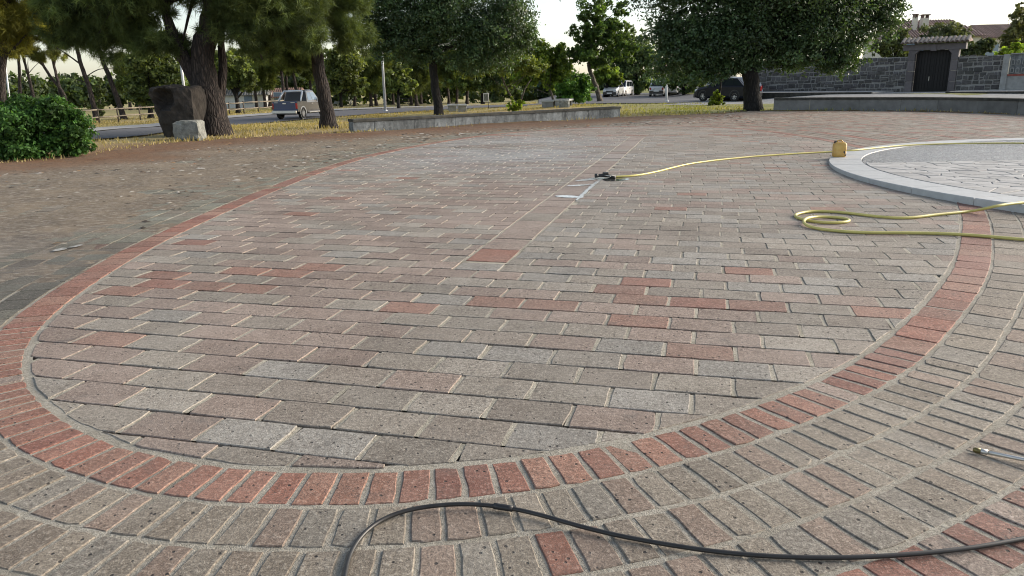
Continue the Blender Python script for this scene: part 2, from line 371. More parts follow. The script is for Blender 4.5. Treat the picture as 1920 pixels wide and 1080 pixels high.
def water():
    b = NB('water'); b.col((0.045, 0.045, 0.042)); b.set(Roughness=0.03); b.bump(b.noise(25, 2), 0.04, 0.005); MAT['water'] = b.m
    b = NB('foam_sky_water'); b.col(b.ramp(b.noise(18, 4), [(0.35, (0.32, 0.32, 0.31)), (0.65, (0.62, 0.62, 0.60))])); b.set(Roughness=0.12); MAT['foam_sky_water'] = b.m  # pale base colour carries foam and the sky reflection painted into the water
water()
def cobble():
    b = NB('cobble'); v = b.voro(16); e = b.voro(16, 'DISTANCE_TO_EDGE'); k = b.ramp(e.outputs['Distance'], [(0.02, 0.0), (0.10, 1.0)])
    c = b.mix(b.ramp(v.outputs['Color'], [(0.2, 0.0), (0.8, 1.0)]), (0.145, 0.15, 0.155), (0.30, 0.31, 0.315)); c = b.mix(b.ramp(b.noise(1.5, 5, 0.7), [(0.4, 0.0), (0.7, 0.6)]), c, (0.16, 0.16, 0.155))
    b.col(b.mix(k, (0.075, 0.072, 0.066), c)); b.set(Roughness=0.5); b.bump(k, 0.8, 0.02); MAT['cobble'] = b.m
cobble()
# ------------------------------------------------------------------ the plaza outline and the oval
OV = [(-3.14,17.41),(-3.58,14.16),(-3.74,10.89),(-3.77,9.5),(-3.76,8.32),(-3.72,7.37),(-3.62,6.59),(-3.5,5.72),(-3.34,5.1),(-3.17,4.59),(-2.97,4.2),(-2.63,3.79),(-2.2,3.38),(-1.74,3.09),(-1.27,2.92),(-0.64,2.86),(-0.15,2.92),(0.52,3.1),(1.07,3.39),(1.7,3.8),(2.18,4.24),(2.85,5.02),(3.6,5.95),(4.26,6.95),(5.3,8.7),(6.3,10.8),(7.2,13.2),(7.8,16),(8.0,18.6),(7.95,21.5),(7.4,24.3),(6.2,26.3),(4.5,26.9),(2.7,26.4),(.81,25.26),(-.89,23.22),(-2.22,20.35)]
def resample(P, step, closed=True):
    P = np.array(P, float); n = len(P); out = []
    rng = range(n) if closed else range(n - 1)
    for i in rng:
        g = (lambda k: P[k % n]) if closed else (lambda k: P[min(max(k, 0), n - 1)])
        p0, p1, p2, p3 = g(i - 1), g(i), g(i + 1), g(i + 2)
        for t in np.linspace(0, 1, 24, endpoint=False):
            a = 0.5 * ((2 * p1) + (-p0 + p2) * t + (2 * p0 - 5 * p1 + 4 * p2 - p3) * t * t + (-p0 + 3 * p1 - 3 * p2 + p3) * t ** 3); out.append(a)
    out.append(P[0] if closed else P[-1]); out = np.array(out)
    d = np.r_[0, np.cumsum(np.linalg.norm(np.diff(out, axis=0), axis=1))]
    k = max(int(d[-1] / step), 2); u = np.linspace(0, d[-1], k, endpoint=not closed)
    return np.stack([np.interp(u, d, out[:, j]) for j in range(out.shape[1])], 1)
C0 = resample(OV, 0.05)
kern = np.exp(-0.5 * (np.arange(-24, 25) / 9.0) ** 2); kern /= kern.sum()
C0 = np.stack([np.convolve(np.r_[C0[-24:, j], C0[:, j], C0[:24, j]], kern, 'valid') for j in (0, 1)], 1)
Tn = np.roll(C0, -1, 0) - np.roll(C0, 1, 0); Tn /= np.linalg.norm(Tn, axis=1)[:, None]
N0 = np.c_[Tn[:, 1], -Tn[:, 0]]
N0 = np.stack([np.convolve(np.r_[N0[-24:, j], N0[:, j], N0[:24, j]], kern, 'valid') for j in (0, 1)], 1); N0 /= np.linalg.norm(N0, axis=1)[:, None]
EDGE_PX = [(-300, 322), (0, 309), (90, 304), (180, 295), (300, 273), (440, 263), (560, 255), (663, 251), (780, 245), (900, 238), (1040, 230), (1163, 222), (1250, 218), (1340, 214), (1410, 208), (1450, 208.5), (1560, 207.5), (1700, 208.5), (1800, 211), (1920, 216)]
EDGE = [tuple(flat(*q)) for q in EDGE_PX]
PLAZA = np.array(EDGE + [(26, 24), (30, 10), (28, -12), (-22, -12), (-20, 8)])
def sdist(P, poly, closed=True):         # signed distance, negative inside
    P = np.atleast_2d(P); A = np.asarray(poly); B = np.roll(A, -1, 0); best = np.full(len(P), 1e9); ins = np.zeros(len(P), bool)
    for a, b in (zip(A, B) if closed else zip(A[:-1], A[1:])):
        ab = b - a; t = np.clip(((P - a) @ ab) / max(ab @ ab, 1e-9), 0, 1); best = np.minimum(best, np.hypot(*(P - a - t[:, None] * ab).T))
        c = ((a[1] > P[:, 1]) != (b[1] > P[:, 1])); x = (b[0] - a[0]) * (P[:, 1] - a[1]) / np.where(abs(b[1] - a[1]) < 1e-9, 1e-9, b[1] - a[1]) + a[0]; ins ^= c & (P[:, 0] < x)
    return np.where(ins, -best, best) if closed else best
OVAL = C0[::6]
def ov_sd(p):                             # quick signed distance of one point to the oval
    d = C0 - np.asarray(p); i = int(np.argmin((d * d).sum(1))); s_ = -float(d[i] @ N0[i]); return math.copysign(float(np.hypot(*d[i])), s_)
_A = PLAZA; _AB = np.roll(PLAZA, -1, 0) - PLAZA; _L2 = (_AB ** 2).sum(1)
def pl_sd(p):                             # the same for the plaza edge
    q = np.asarray(p, float) - _A; t = np.clip((q * _AB).sum(1) / _L2, 0, 1); d = q - t[:, None] * _AB; dist = math.sqrt(float((d * d).sum(1).min()))
    y = p[1]; y0 = _A[:, 1]; y1 = y0 + _AB[:, 1]; c = (y0 > y) != (y1 > y); xx = _A[:, 0] + _AB[:, 0] * (y - y0) / np.where(abs(_AB[:, 1]) < 1e-9, 1e-9, _AB[:, 1])
    return -dist if int((c & (p[0] < xx)).sum()) % 2 else dist
PLC = np.array([13.05, 11.39]); PLR = 7.56                     # the round platform
zp = lambda y: 0.105 - 0.0090 * (np.asarray(y) - 8.0)
# ------------------------------------------------------------------ roads (draped strips)
def strip(name, near, far, mat, dz=0.05, seg=6):
    a = resample([tuple(ground(*q))[:2] for q in near], 1.0, False); n = len(a)
    b_ = np.array([tuple(ground(*q))[:2] for q in far]); b = resample(b_, 0.05, False); b = b[np.linspace(0, len(b) - 1, n).astype(int)]
    V = []; F = []
    for i in range(n):
        for j in range(seg + 1):
            t = j / seg; p = a[i] * (1 - t) + b[i] * t; V.append((p[0], p[1], float(lay(p[0], p[1])) + dz))
    for i in range(n - 1):
        for j in range(seg): k = i * (seg + 1) + j; F.append((k, k + seg + 1, k + seg + 2, k + 1))
    o = mesh_np(name, V, F, MAT[mat], tint=1.0, smooth=True); tag(o, kind='structure'); return o, np.r_[a, b[::-1]]
road1, RP1 = strip('road', [(-120, 300), (60, 275), (181, 263), (302, 251), (431, 236.5), (640, 219), (800, 208.5), (900, 203.5), (1010, 199)],
                   [(-120, 275), (60, 260), (181, 249), (302, 239), (431, 223), (640, 208), (800, 202), (900, 198.5), (1010, 195)], 'asphalt')
path1, RP2 = strip('footpath', [(-120, 274), (60, 259), (181, 248), (302, 238), (431, 222.3), (640, 207.4), (800, 201.5), (900, 198)],
                   [(-120, 267), (60, 252), (181, 241), (302, 232), (431, 218), (640, 204.5), (800, 199.8), (900, 197)], 'concrete', 0.06)
road2, RP3 = strip('car_park', [(1010, 197.5), (1120, 195), (1220, 194.5), (1300, 194), (1440, 192), (1560, 190), (1750, 187)],
                   [(1010, 178), (1120, 176), (1190, 175), (1270, 176), (1420, 181), (1560, 181), (1750, 180)], 'asphalt', 0.045)
# ------------------------------------------------------------------ terrain
def axis(lo, hi, step, far_lo, far_hi):
    a = list(np.arange(lo, hi + 1e-6, step)); s = step
    while a[-1] < far_hi: s *= 1.18; a.append(a[-1] + s)
    s = step
    while a[0] > far_lo: s *= 1.18; a.insert(0, a[0] - s)
    return np.array(a)
xs = axis(-34, 40, 0.45, -900, 900); ys = axis(-8, 92, 0.45, -80, 1500)
X, Y = np.meshgrid(xs, ys); PX = np.c_[X.ravel(), Y.ravel()]
sd_pl = sdist(PX, PLAZA); roadd = np.minimum(np.minimum(sdist(PX, RP1), sdist(PX, RP2)), sdist(PX, RP3))
Z = lay(PX[:, 0], PX[:, 1]); bump = (vnoise(PX[:, 0], PX[:, 1], 1.1) - 0.4) * 0.06 + (vnoise(PX[:, 0], PX[:, 1], 5) - 0.5) * 0.12
Z = Z + bump * sstep(0.3, 1.6, roadd) * sstep(0.1, 1.5, sd_pl) * (PX[:, 1] < 110) + 0.02
Z = np.where(sd_pl < 0.1, -0.16, Z); Z = np.where(roadd < 0.2, np.minimum(Z, lay(PX[:, 0], PX[:, 1]) - 0.02), Z)
litter = (1 - sstep(0.4, 2.6, sd_pl + 1.2 * (vnoise(PX[:, 0], PX[:, 1], 1.3) - 0.5))) * (1 - sstep(2, 9, PX[:, 0])); litter = np.maximum(litter, 0.9 * (1 - sstep(0.1, 0.9, sd_pl)))
green = 0.75 * sstep(3, 9, PX[:, 0]) * sstep(33, 38, PX[:, 1]) + 0.35 * sstep(50, 62, PX[:, 1])
nx, ny = len(xs), len(ys); idx = np.arange(nx * ny).reshape(ny, nx)
F = np.stack([idx[:-1, :-1], idx[:-1, 1:], idx[1:, 1:], idx[1:, :-1]], -1).reshape(-1, 4)
tag(mesh_np('terrain', np.c_[PX, Z], F, MAT['ground'], smooth=True, attrs={'litter': litter, 'green': green}), kind='structure')

# ------------------------------------------------------------------ paving
GREY = [(0.280, 0.250, 0.205), (0.260, 0.230, 0.188), (0.305, 0.275, 0.230), (0.285, 0.270, 0.238), (0.246, 0.210, 0.170)]
PINK = [(0.282, 0.216, 0.176), (0.262, 0.198, 0.160), (0.300, 0.234, 0.192)]
REDS = [(0.280, 0.108, 0.068), (0.258, 0.114, 0.076), (0.292, 0.132, 0.088), (0.234, 0.088, 0.058)]
def pick(redness, pink=0.3):
    r = random.random()
    c = random.choice(REDS) if r < redness else (random.choice(PINK) if random.random() < pink else random.choice(GREY))
    k = random.uniform(0.84, 1.14); return tuple(x * k for x in c)
def inview(x, y, mx=420, my=520):
    if y < 0.9: return False
    q = proj(x, y, 0.0)
    return q is not None and -mx < q[0] < 1920 + mx and q[1] < 1080 + my
def area_px(poly):
    q = [proj(p[0], p[1], 0) for p in poly]
    if any(v is None for v in q): return 0
    cxp = sum(v[0] for v in q) / len(q); cyp = sum(v[1] for v in q) / len(q)
    a = abs(sum(q[i][0] * q[(i + 1) % len(q)][1] - q[(i + 1) % len(q)][0] * q[i][1] for i in range(len(q)))) / 2
    return a if (-10 < cxp < 1930 and cyp < 1090) else 0.0
def rough_poly(poly, d):
    if d > 7.5: return [(p[0] + random.uniform(-.004, .004), p[1] + random.uniform(-.004, .004)) for p in poly]
    out = []; n = len(poly)
    for i in range(n):
        a = np.array(poly[i]); b = np.array(poly[(i + 1) % n]); L = np.linalg.norm(b - a); k = 3 if L > 0.2 else (2 if L > 0.09 else 1)
        nr = np.array([-(b - a)[1], (b - a)[0]]) / max(L, 1e-6)
        for j in range(k):
            t = j / k; cor = 0.007 if j == 0 else 0.0
            p = a + (b - a) * (t + (random.uniform(-.05, .05) if j else 0)) + nr * (random.uniform(-.003, .006) if j else 0)
            if j == 0:
                c = np.mean(np.array(poly), 0); v = c - p; p = p + v / max(np.linalg.norm(v), 1e-6) * (random.uniform(.010, .020) if random.random() < .10 else random.uniform(0, .010))
            out.append(tuple(p))
    return out
def lay_bricks(parent, items, limit=300, name='brick'):
    """items: (poly ccw, ztop, tint); the largest in view become bricks of their own, the rest one mass"""
    items = [(area_px(p), p, z, c) for p, z, c in items]; items.sort(key=lambda q: -q[0])
    rest = MB()
    for i, (a, p, z, c) in enumerate(items):
        ctr = np.mean(np.array(p), 0); d = float(np.hypot(*ctr)); own = i < limit and a > 0
        mb = MB() if own else rest
        tl = (random.gauss(0, .005), random.gauss(0, .005)) if d < 9 else (random.gauss(0, .004), random.gauss(0, .004))
        mb.prism(rough_poly(p, d), z + random.gauss(0, .0011), z - 0.05, 0.0035 if d < 7.5 else 0.003, c, tl)
        if own: mb.build(name, MAT['brick'], parent)
    if rest.n: tag(rest.build(name + '_mass', MAT['brick'], parent), kind='stuff')
def clip_convex(poly, conv):
    out = [np.array(p) for p in poly]
    for a, b in zip(conv, np.roll(conv, -1, 0)):
        e = b - a; nin = np.array([-e[1], e[0]]); res = []
        for i in range(len(out)):
            p, q = out[i], out[(i + 1) % len(out)]; dp = (p - a) @ nin; dq = (q - a) @ nin
            if dp >= 0: res.append(p)
            if (dp >= 0) != (dq >= 0): res.append(p + (q - p) * dp / (dp - dq))
        out = res
        if len(out) < 3: return []
    return out
# base sheets
AZ = R(14.6); EU = np.array([math.cos(AZ), -math.sin(AZ)]); EV = np.array([math.sin(AZ), math.cos(AZ)])
oval_base = MB(); ov_poly = [tuple(p) for p in OVAL]
oval_base.add([(p[0], p[1], -0.022) for p in ov_poly], [tuple(range(len(ov_poly)))])
oval = oval_base.build('oval_paving', MAT['joint_soil']); tag(oval, kind='structure')
# field bricks: running bond rows, with one straight band of larger tiles
U0 = float(np.array([-0.30, 6.53]) @ EU) - 0.0; items = []; fill = MB(); conv = C0[::12] - N0[::12] * 0.012
us = np.array([C0 @ EU]).ravel(); vs = np.array([C0 @ EV]).ravel(); vr = vs.min() - 0.1; row = 0
PR, PU = 0.262, 0.420
def wetness(x, y):
    return float(np.clip(1.25 * math.exp(-(((x + 0.3) / 3.2) ** 2 + ((y - 18.5) / 5.0) ** 2)) + 0.35 * (vnoise(x, y, 2.2) - 0.35) + 0.6 * math.exp(-(((x - 1.3) / 1.0) ** 2 + ((y - 11.3) / 1.5) ** 2)), 0, 0.9))
def put(poly, tint):
    P = np.array(poly); c = P.mean(0)
    if not inview(*c): return
    if np.hypot(*(c - PLC)) < PLR - 0.45: return
    ins = ov_sd(c); dmin = abs(ins)
    if dmin < 0.42:
        q = clip_convex(P, conv)
        if len(q) < 3: return
        q = np.array(q); ar = abs(sum(q[i][0] * q[(i + 1) % len(q)][1] - q[(i + 1) % len(q)][0] * q[i][1] for i in range(len(q)))) / 2
        if ar < 0.006: return
        # drop near-duplicate vertices
        keep = [q[0]]
        for v in q[1:]:
            if np.linalg.norm(v - keep[-1]) > 0.025: keep.append(v)
        if np.linalg.norm(keep[0] - keep[-1]) < 0.025: keep.pop()
        if len(keep) < 3: return
        poly = [tuple(v) for v in keep]
    elif ins > 0: return
    c = np.mean(np.array(poly), 0); wv = 0.6 * wetness(*c); sheen = 0.62 * math.exp(-(((c[0] + 0.3) / 3.0) ** 2 + ((c[1] - 18.2) / 4.2) ** 4)) * float(sstep(.15, .5, vnoise(c[0] * .5, c[1] * 2.0, 1.5)))  # bluish wet sheen of the far bricks, painted into their tint
    tint = tuple(a * (1 - sheen) + b * sheen for a, b in zip(tint, (0.375, 0.385, 0.385))); items.append(([tuple(p) for p in poly], 0.0, (*tint, 1 - wv)))
while vr < vs.max() + 0.1:
    off = (PU * 0.5 if row % 2 else 0) + random.uniform(-0.05, 0.05); k = math.floor((us.min() - 0.6) / PU)
    vm = vr + PR / 2
    u = k * PU + off
    while u < us.max() + 0.5:
        u1 = u + PU
        segs = [(u, u1)]
        if 6.35 < vm < 22.2:                      # leave the band free
            b0, b1 = U0 - 0.205, U0 + 0.225
            if u1 > b0 and u < b1:
                segs = [s_ for s_ in ((u, min(u1, b0)), (max(u, b1), u1)) if s_[1] - s_[0] > 0.07]
        for a, b in segs:
            c = EU * (a + b) / 2 + EV * vm
            if not inview(*c): continue
            # where the photograph shows redder bricks: one row across, and the left of the field
            v0, rs, rw = (5.10, 0.62, 0.15) if c[0] < 0.7 else (5.47, 0.95, 0.17)
            red = (0.006 if vm < 4.9 else 0.02) + rs * math.exp(-((vm - v0) / rw) ** 2) * (1 if c[0] > -1.2 else 0.25) + 0.30 * math.exp(-(((c[0] + 2.3) / 1.2) ** 2 + ((c[1] - 6.6) / 0.7) ** 2))
            red += 0.5 * math.exp(-((vm - 22.6) / 0.35) ** 2)
            pink = 0.10 + 0.60 * float(sstep(-0.3, 0.6, vnoise(c[0] * 1.0, c[1], 2.6) - 0.35 + 0.35 * math.exp(-(((c[0] + 1.5) / 2.2) ** 2 + ((c[1] - 9.5) / 4.0) ** 2))))
            if vm < 5.0 and c[0] < 0.4: pink *= 0.7
            g = 0.0045
            if c @ EU > U0: pink *= 0.45
            poly = [EU * (a + 0.009) + EV * (vr + g), EU * (b - 0.009) + EV * (vr + g), EU * (b - 0.009) + EV * (vr + PR - g), EU * (a + 0.009) + EV * (vr + PR - g)]
            tt = pick(red, pink)
            if tt[1] < tt[0] * .55: pw = random.uniform(.15, .6); tt = tuple(a_ * (1 - pw) + b_ * pw for a_, b_ in zip(tt, (0.275, 0.195, 0.150)))
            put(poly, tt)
            if inview(*(EU * b + EV * vm)) and ov_sd(EU * b + EV * vm) < 0.10:
                q = [EU * (b - 0.014) + EV * (vr + .012), EU * (b + 0.014) + EV * (vr + .012), EU * (b + 0.014) + EV * (vr + PR - .012), EU * (b - 0.014) + EV * (vr + PR - .012)]
                q = clip_convex(q, conv) if ov_sd(EU * b + EV * vm) > -0.2 else q; z = -0.003 + random.uniform(-.003, .0015)
                if len(q) > 2: fill.add([(p[0], p[1], z) for p in q], [tuple(range(len(q)))])
        u = u1
    vr += PR; row += 1
v = 6.45
while v < 22.0:
    L = 0.525
    poly = [EU * (U0 - .19) + EV * (v + .007), EU * (U0 + .21) + EV * (v + .007), EU * (U0 + .21) + EV * (v + L - .007), EU * (U0 - .19) + EV * (v + L - .007)]
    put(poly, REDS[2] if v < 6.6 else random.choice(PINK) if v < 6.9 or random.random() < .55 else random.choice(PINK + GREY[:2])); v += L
for s_ in (-.20, .22):
    q = [EU * (U0 + s_ - .012) + EV * 6.45, EU * (U0 + s_ + .012) + EV * 6.45, EU * (U0 + s_ + .012) + EV * 22.0, EU * (U0 + s_ - .012) + EV * 22.0]; fill.add([(p[0], p[1], -0.0035) for p in q], [(0, 1, 2, 3)])
q = [EU * (U0 - .33) + EV * 6.40, EU * (U0 + .35) + EV * 6.40, EU * (U0 + .35) + EV * 22.1, EU * (U0 - .33) + EV * 22.1]; fill.add([(p[0], p[1], -0.0065) for p in q], [(0, 1, 2, 3)])
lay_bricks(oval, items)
tag(fill.build('joint_mortar', MAT['pale_mortar'], oval), kind='stuff')
# the ring courses round the oval
step = 6; Cr = C0[::step]; Nr = N0[::step]; nr_ = len(Cr)
def annulus(name, o0, o1, n, mat):
    V = []; F = []; offs = np.linspace(o0, o1, n + 1)
    for i in range(nr_):
        for o in offs:
            p = Cr[i] + Nr[i] * o; V.append((p[0], p[1], -0.0046 + 0.003 * (float(vnoise(p[0], p[1], 0.3)) - 0.5)))
    V = np.array(V); ok = sdist(V[:, :2], PLAZA) < 0.25
    for i in range(nr_):
        i2 = (i + 1) % nr_
        for j in range(n):
            q = (i * (n + 1) + j, i * (n + 1) + j + 1, i2 * (n + 1) + j + 1, i2 * (n + 1) + j)
            if all(ok[k] for k in q): F.append(q)
    return tag(mesh_np(name, V, F, MAT[mat], tint=1.0, smooth=True), kind='structure')
border = annulus('red_brick_border', -0.035, 0.295, 2, 'mortar')
outer = annulus('outer_paving', 0.295, 24.0, 60, 'mortar')
Lc = np.r_[0, np.cumsum(np.linalg.norm(np.diff(np.r_[C0, C0[:1]], axis=0), axis=1))]
def dirtiness(x, y):
    a = sstep(4.3, 5.6, y - 0.35 * (x + 4.0)) * (1 - sstep(2.2, 4.2, x - 0.22 * (y - 20)))
    return float(a)
def course(k):
    o0 = 0.020 + 0.278 * k; o1 = o0 + 0.254; om = (o0 + o1) / 2; P = C0 + N0 * om; Q = np.r_[P, P[:1]]
    S = np.r_[0, np.cumsum(np.linalg.norm(np.diff(Q, axis=0), axis=1))]; tot = S[-1]; par = np.arange(len(Q)); s = random.uniform(0, .2); out = []
    ext = np.r_[C0, C0[:1]]; extn = np.r_[N0, N0[:1]]
    X0 = lambda t, o: np.array([np.interp(t, par, ext[:, j]) + o * np.interp(t, par, extn[:, j]) for j in (0, 1)])
    while s < tot - 0.05:
        t = np.interp(s, S, par); c = X0(t, om); ang = math.degrees(math.atan2(c[0] - 0.3, 7.5 - c[1]))
        soldier = -60 < ang < 31 and c[1] < 7
        pitch = (random.uniform(.128, .142) if k < 2 else random.uniform(.132, .150)) if soldier else random.uniform(.262, .285)
        gap = random.uniform(.007, .012) if soldier else 0.005
        tm = np.interp(s + pitch / 2, S, par); c = X0(tm, om)
        vis = inview(*c) and pl_sd(c) < -0.1 and np.hypot(*(c - PLC)) > PLR - 0.40
        if vis:
            ta = np.interp(s + gap, S, par); tb = np.interp(s + pitch - gap, S, par)
            poly = [X0(ta, o0), X0(ta, o1), X0(tb, o1), X0(tb, o0)]
            # ccw check
            A = sum(poly[i][0] * poly[(i + 1) % 4][1] - poly[(i + 1) % 4][0] * poly[i][1] for i in range(4))
            if A < 0: poly = poly[::-1]
            red = k % 4 == 0; d = dirtiness(*c)
            if k == 0: tint = pick(0.0, 1) if random.random() < 0.015 else (lambda kk, cc: tuple(x * kk for x in cc))(random.uniform(.85, 1.15), random.choice(REDS + [(0.30, 0.150, 0.10)]))
            elif red and c[0] > 0.6: tint = pick(0.62, 0.6)
            else: tint = tuple(x * m_ for x, m_ in zip(pick(0.004, 0.25), (.89, .85, .79)))
            dk = 0.66 * d * (1 - 0.75 * float(sstep(6.0, 9.5, c[1])))
            if d > 0 and k > 0: tint = tuple(x * (1 - dk) for x in (tint[0] * (1 - .12 * d), tint[1], tint[2] * (1 - .06 * d)))
            out.append(([tuple(p) for p in poly], 0.0, (*tint, 1 - (0.12 * d * (1 if k else 0) + 0.15 * float(vnoise(c[0], c[1], 1.5))))))
        s += pitch
    return out
lay_bricks(border, course(0))
its = []
for k in range(1, 64): its += course(k)
lay_bricks(outer, its)
# ------------------------------------------------------------------ soil washed over the unswept side
gx = np.arange(-22, 9.01, 0.075); gy = np.arange(4.0, 37.0, 0.085); GX, GY = np.meshgrid(gx, gy); G2 = np.c_[GX.ravel(), GY.ravel()]
sdo = np.min(np.stack([np.hypot(G2[:, 0] - c[0], G2[:, 1] - c[1]) for c in (C0[::16])]), 0); inside = sdist(G2, OVAL) < 0; sdo = np.where(inside, -sdo, sdo)
D = np.array(sstep(4.3, 6.5, G2[:, 1] - 0.35 * (G2[:, 0] + 4.0)) * (1 - sstep(2.0, 6.0, G2[:, 0] - 0.30 * (G2[:, 1] - 24))))
spl = sdist(G2, PLAZA)
band = sstep(0.55, 2.6, sdo + 0.9 * (vnoise(G2[:, 0], G2[:, 1], 1.4) - 0.5)) * (1 - sstep(-0.25, 0.3, spl) * 0)
nz = 0.5 * vnoise(G2[:, 0], G2[:, 1], 0.8) + 0.3 * vnoise(G2[:, 0] + 9, G2[:, 1], 0.28) + 0.2 * vnoise(G2[:, 0], G2[:, 1] + 7, 0.11)
far_lit = 1 - sstep(-3.2, -0.4, -0) * 0
lit = sstep(-3.6, -0.8, spl + 1.3 * (vnoise(G2[:, 0], G2[:, 1], 1.6) - 0.5))
D2 = np.maximum(D, sstep(-2.6, -0.9, spl) * (G2[:, 0] < 12))
H = D2 * (-0.0018 + band * 0.0115 + lit * 0.012 + (0.25 + 0.75 * band) * (nz - 0.5) * 0.046) - 0.035 * (1 - D2)
H = np.where(inside | (sdo < 0.30), -0.06, H)
wet = np.clip(np.exp(-(((G2[:, 0] + 5.2) / 1.5) ** 2 + ((G2[:, 1] - 7.2) / 1.6) ** 2)), 0, 1)
n2, m2 = len(gy), len(gx); ix = np.arange(n2 * m2).reshape(n2, m2); FF = np.stack([ix[:-1, :-1], ix[:-1, 1:], ix[1:, 1:], ix[1:, :-1]], -1).reshape(-1, 4)
okv = (spl < 0.5) & (D2 > 0.02) & (sdo > 0.1); FF = FF[okv[FF].all(1)]
used = np.unique(FF); mp_ = np.full(len(G2), -1); mp_[used] = np.arange(len(used))
tag(mesh_np('soil_cover', np.c_[G2, H][used], mp_[FF], MAT['dirt'], smooth=True, attrs={'litter': lit[used] * (1 - sstep(4, 9, G2[used, 0]) * 0.6), 'wet': wet[used]}),
    'thin brown soil and pine needles spread over the unwashed paving', 'soil', kind='stuff')
# pebbles, twigs and needles lying on it
mbv = []; mbf = []; tn = []
for i in range(17000):
    x = random.uniform(-15, 10); y = random.triangular(5.0, 38, 16)
    p = (x, y)
    if pl_sd(p) > 0.6 or not inview(x, y, 60, 60): continue
    s0 = ov_sd(p)
    if s0 < 0.55 or dirtiness(x, y) < 0.4 and y < 27: continue
    near_edge = math.exp(-abs(pl_sd(p) + 1.0) / 1.6)
    if random.random() > 0.22 + near_edge: continue
    L = random.uniform(.015, .05) * (1 + y / 30); a = random.uniform(0, 6.28); wd = L * random.choice((.12, .2, .7)); h_ = min(wd, .02) * .7; z = 0.004
    ca, sa = math.cos(a), math.sin(a); b = len(mbv)
    for (q, r_, t) in ((-L, -wd, 0), (L, -wd, 0), (L, wd, 0), (-L, wd, 0), (0, 0, 1)): mbv.append((x + q * ca - r_ * sa, y + q * sa + r_ * ca, z + t * (h_ + .006)))
    mbf += [(b, b + 1, b + 4), (b + 1, b + 2, b + 4), (b + 2, b + 3, b + 4), (b + 3, b, b + 4)]
    c = random.choice([(.26, .12, .055), (.05, .035, .025), (.18, .085, .04), (.10, .06, .035), (.30, .19, .10)]) if random.random() < near_edge * 1.3 else random.choice([(.34, .31, .26), (.05, .04, .03), (.16, .12, .08), (.42, .39, .34), (.10, .08, .06)]); tn += [c] * 5
simple('litter_bits', (1, 1, 1), 0.9, var=0.1)
tag(mesh_np('ground_litter', mbv, mbf, MAT['litter_bits'], tint=np.array(tn)), 'scattered twigs, needles and pebbles on the unwashed paving', 'litter', kind='stuff')
# ------------------------------------------------------------------ the round platform
plat = MB(); n = 96; rim = []
for i in range(n):
    a = 2 * math.pi * i / n; rim.append((PLC[0] + (PLR - 0.58) * math.cos(a), PLC[1] + (PLR - 0.58) * math.sin(a)))
V = [(x, y, float(zp(y)) - 0.012) for x, y in rim]; plat.add(V, [tuple(range(n))])
platform = plat.build('round_platform', MAT['cobble']); tag(platform, kind='structure')
nk = 44
for i in range(nk):
    a0 = 2 * math.pi * i / nk; a1 = 2 * math.pi * (i + 1) / nk; g = 0.004 / PLR
    mid = PLC + PLR * np.array([math.cos((a0 + a1) / 2), math.sin((a0 + a1) / 2)]); q = proj(mid[0], mid[1], 0.1)
    if q is None or q[0] > 2500: continue
    mb = MB(); o = []; inn = []
    for j in range(5):
        a = a0 + g + (a1 - a0 - 2 * g) * j / 4
        o.append((PLC[0] + PLR * math.cos(a), PLC[1] + PLR * math.sin(a))); inn.append((PLC[0] + (PLR - 0.57) * math.cos(a), PLC[1] + (PLR - 0.57) * math.sin(a)))
    poly = o + inn[::-1]; k = random.uniform(0.93, 1.05); c = np.mean(np.array(poly), 0)
    ch = 0.012; m2_ = len(poly); cen = c
    vv = [(p[0], p[1], -0.05) for p in poly] + [(p[0], p[1], float(zp(p[1])) - ch) for p in poly] + [(p[0] + (cen[0] - p[0]) * 0.018, p[1] + (cen[1] - p[1]) * 0.018, float(zp(p[1]))) for p in poly]
    ff = []
    for a_ in range(m2_):
        b_ = (a_ + 1) % m2_; ff += [(a_, b_, m2_ + b_, m2_ + a_), (m2_ + a_, m2_ + b_, 2 * m2_ + b_, 2 * m2_ + a_)]
    ff.append(tuple(range(2 * m2_, 3 * m2_))); mb.add(vv, ff, (k, k, k)); mb.build('kerb_stone', MAT['granite'], platform)
# irregular flat stones on the near side
seeds = []
y = 4.2
while y < 13.75:
    x = 5.0
    while x < 14.5:
        p = (x + random.uniform(-.12, .12), y + random.uniform(-.11, .11))
        if np.hypot(p[0] - PLC[0], p[1] - PLC[1]) < PLR - 0.62 and p[1] < 13.62: seeds.append(p)
        x += 0.33
    y += 0.29
S_ = np.array(seeds); stones = []
circ = np.array([PLC + (PLR - 0.60) * np.array([math.cos(t), math.sin(t)]) for t in np.linspace(0, 2 * math.pi, 72, endpoint=False)])
for p in S_:
    q = proj(p[0], p[1], 0.08)
    if q is None or q[0] > 2250: continue
    poly = [p + np.array(v) for v in ((-.7, -.7), (.7, -.7), (.7, .7), (-.7, .7))]
    for s2 in S_[np.hypot(*(S_ - p).T) < 1.0]:
        if s2 is p or np.allclose(s2, p): continue
        md = (p + s2) / 2; nn = p - s2; nn = nn / np.linalg.norm(nn); md = md + nn * 0.008; res = []
        for i in range(len(poly)):
            a, b = poly[i], poly[(i + 1) % len(poly)]; da = (a - md) @ nn; db = (b - md) @ nn
            if da >= 0: res.append(a)
            if (da >= 0) != (db >= 0): res.append(a + (b - a) * da / (da - db))
        poly = res
    poly = clip_convex(poly, circ)
    poly = clip_convex(poly, np.array([(0, 0), (30, 0), (30, 13.66), (0, 13.66)])) if len(poly) > 2 else []
    if len(poly) < 3: continue
    stones.append([tuple(v) for v in poly])
stones.sort(key=lambda q: -area_px(q)); rest = MB()
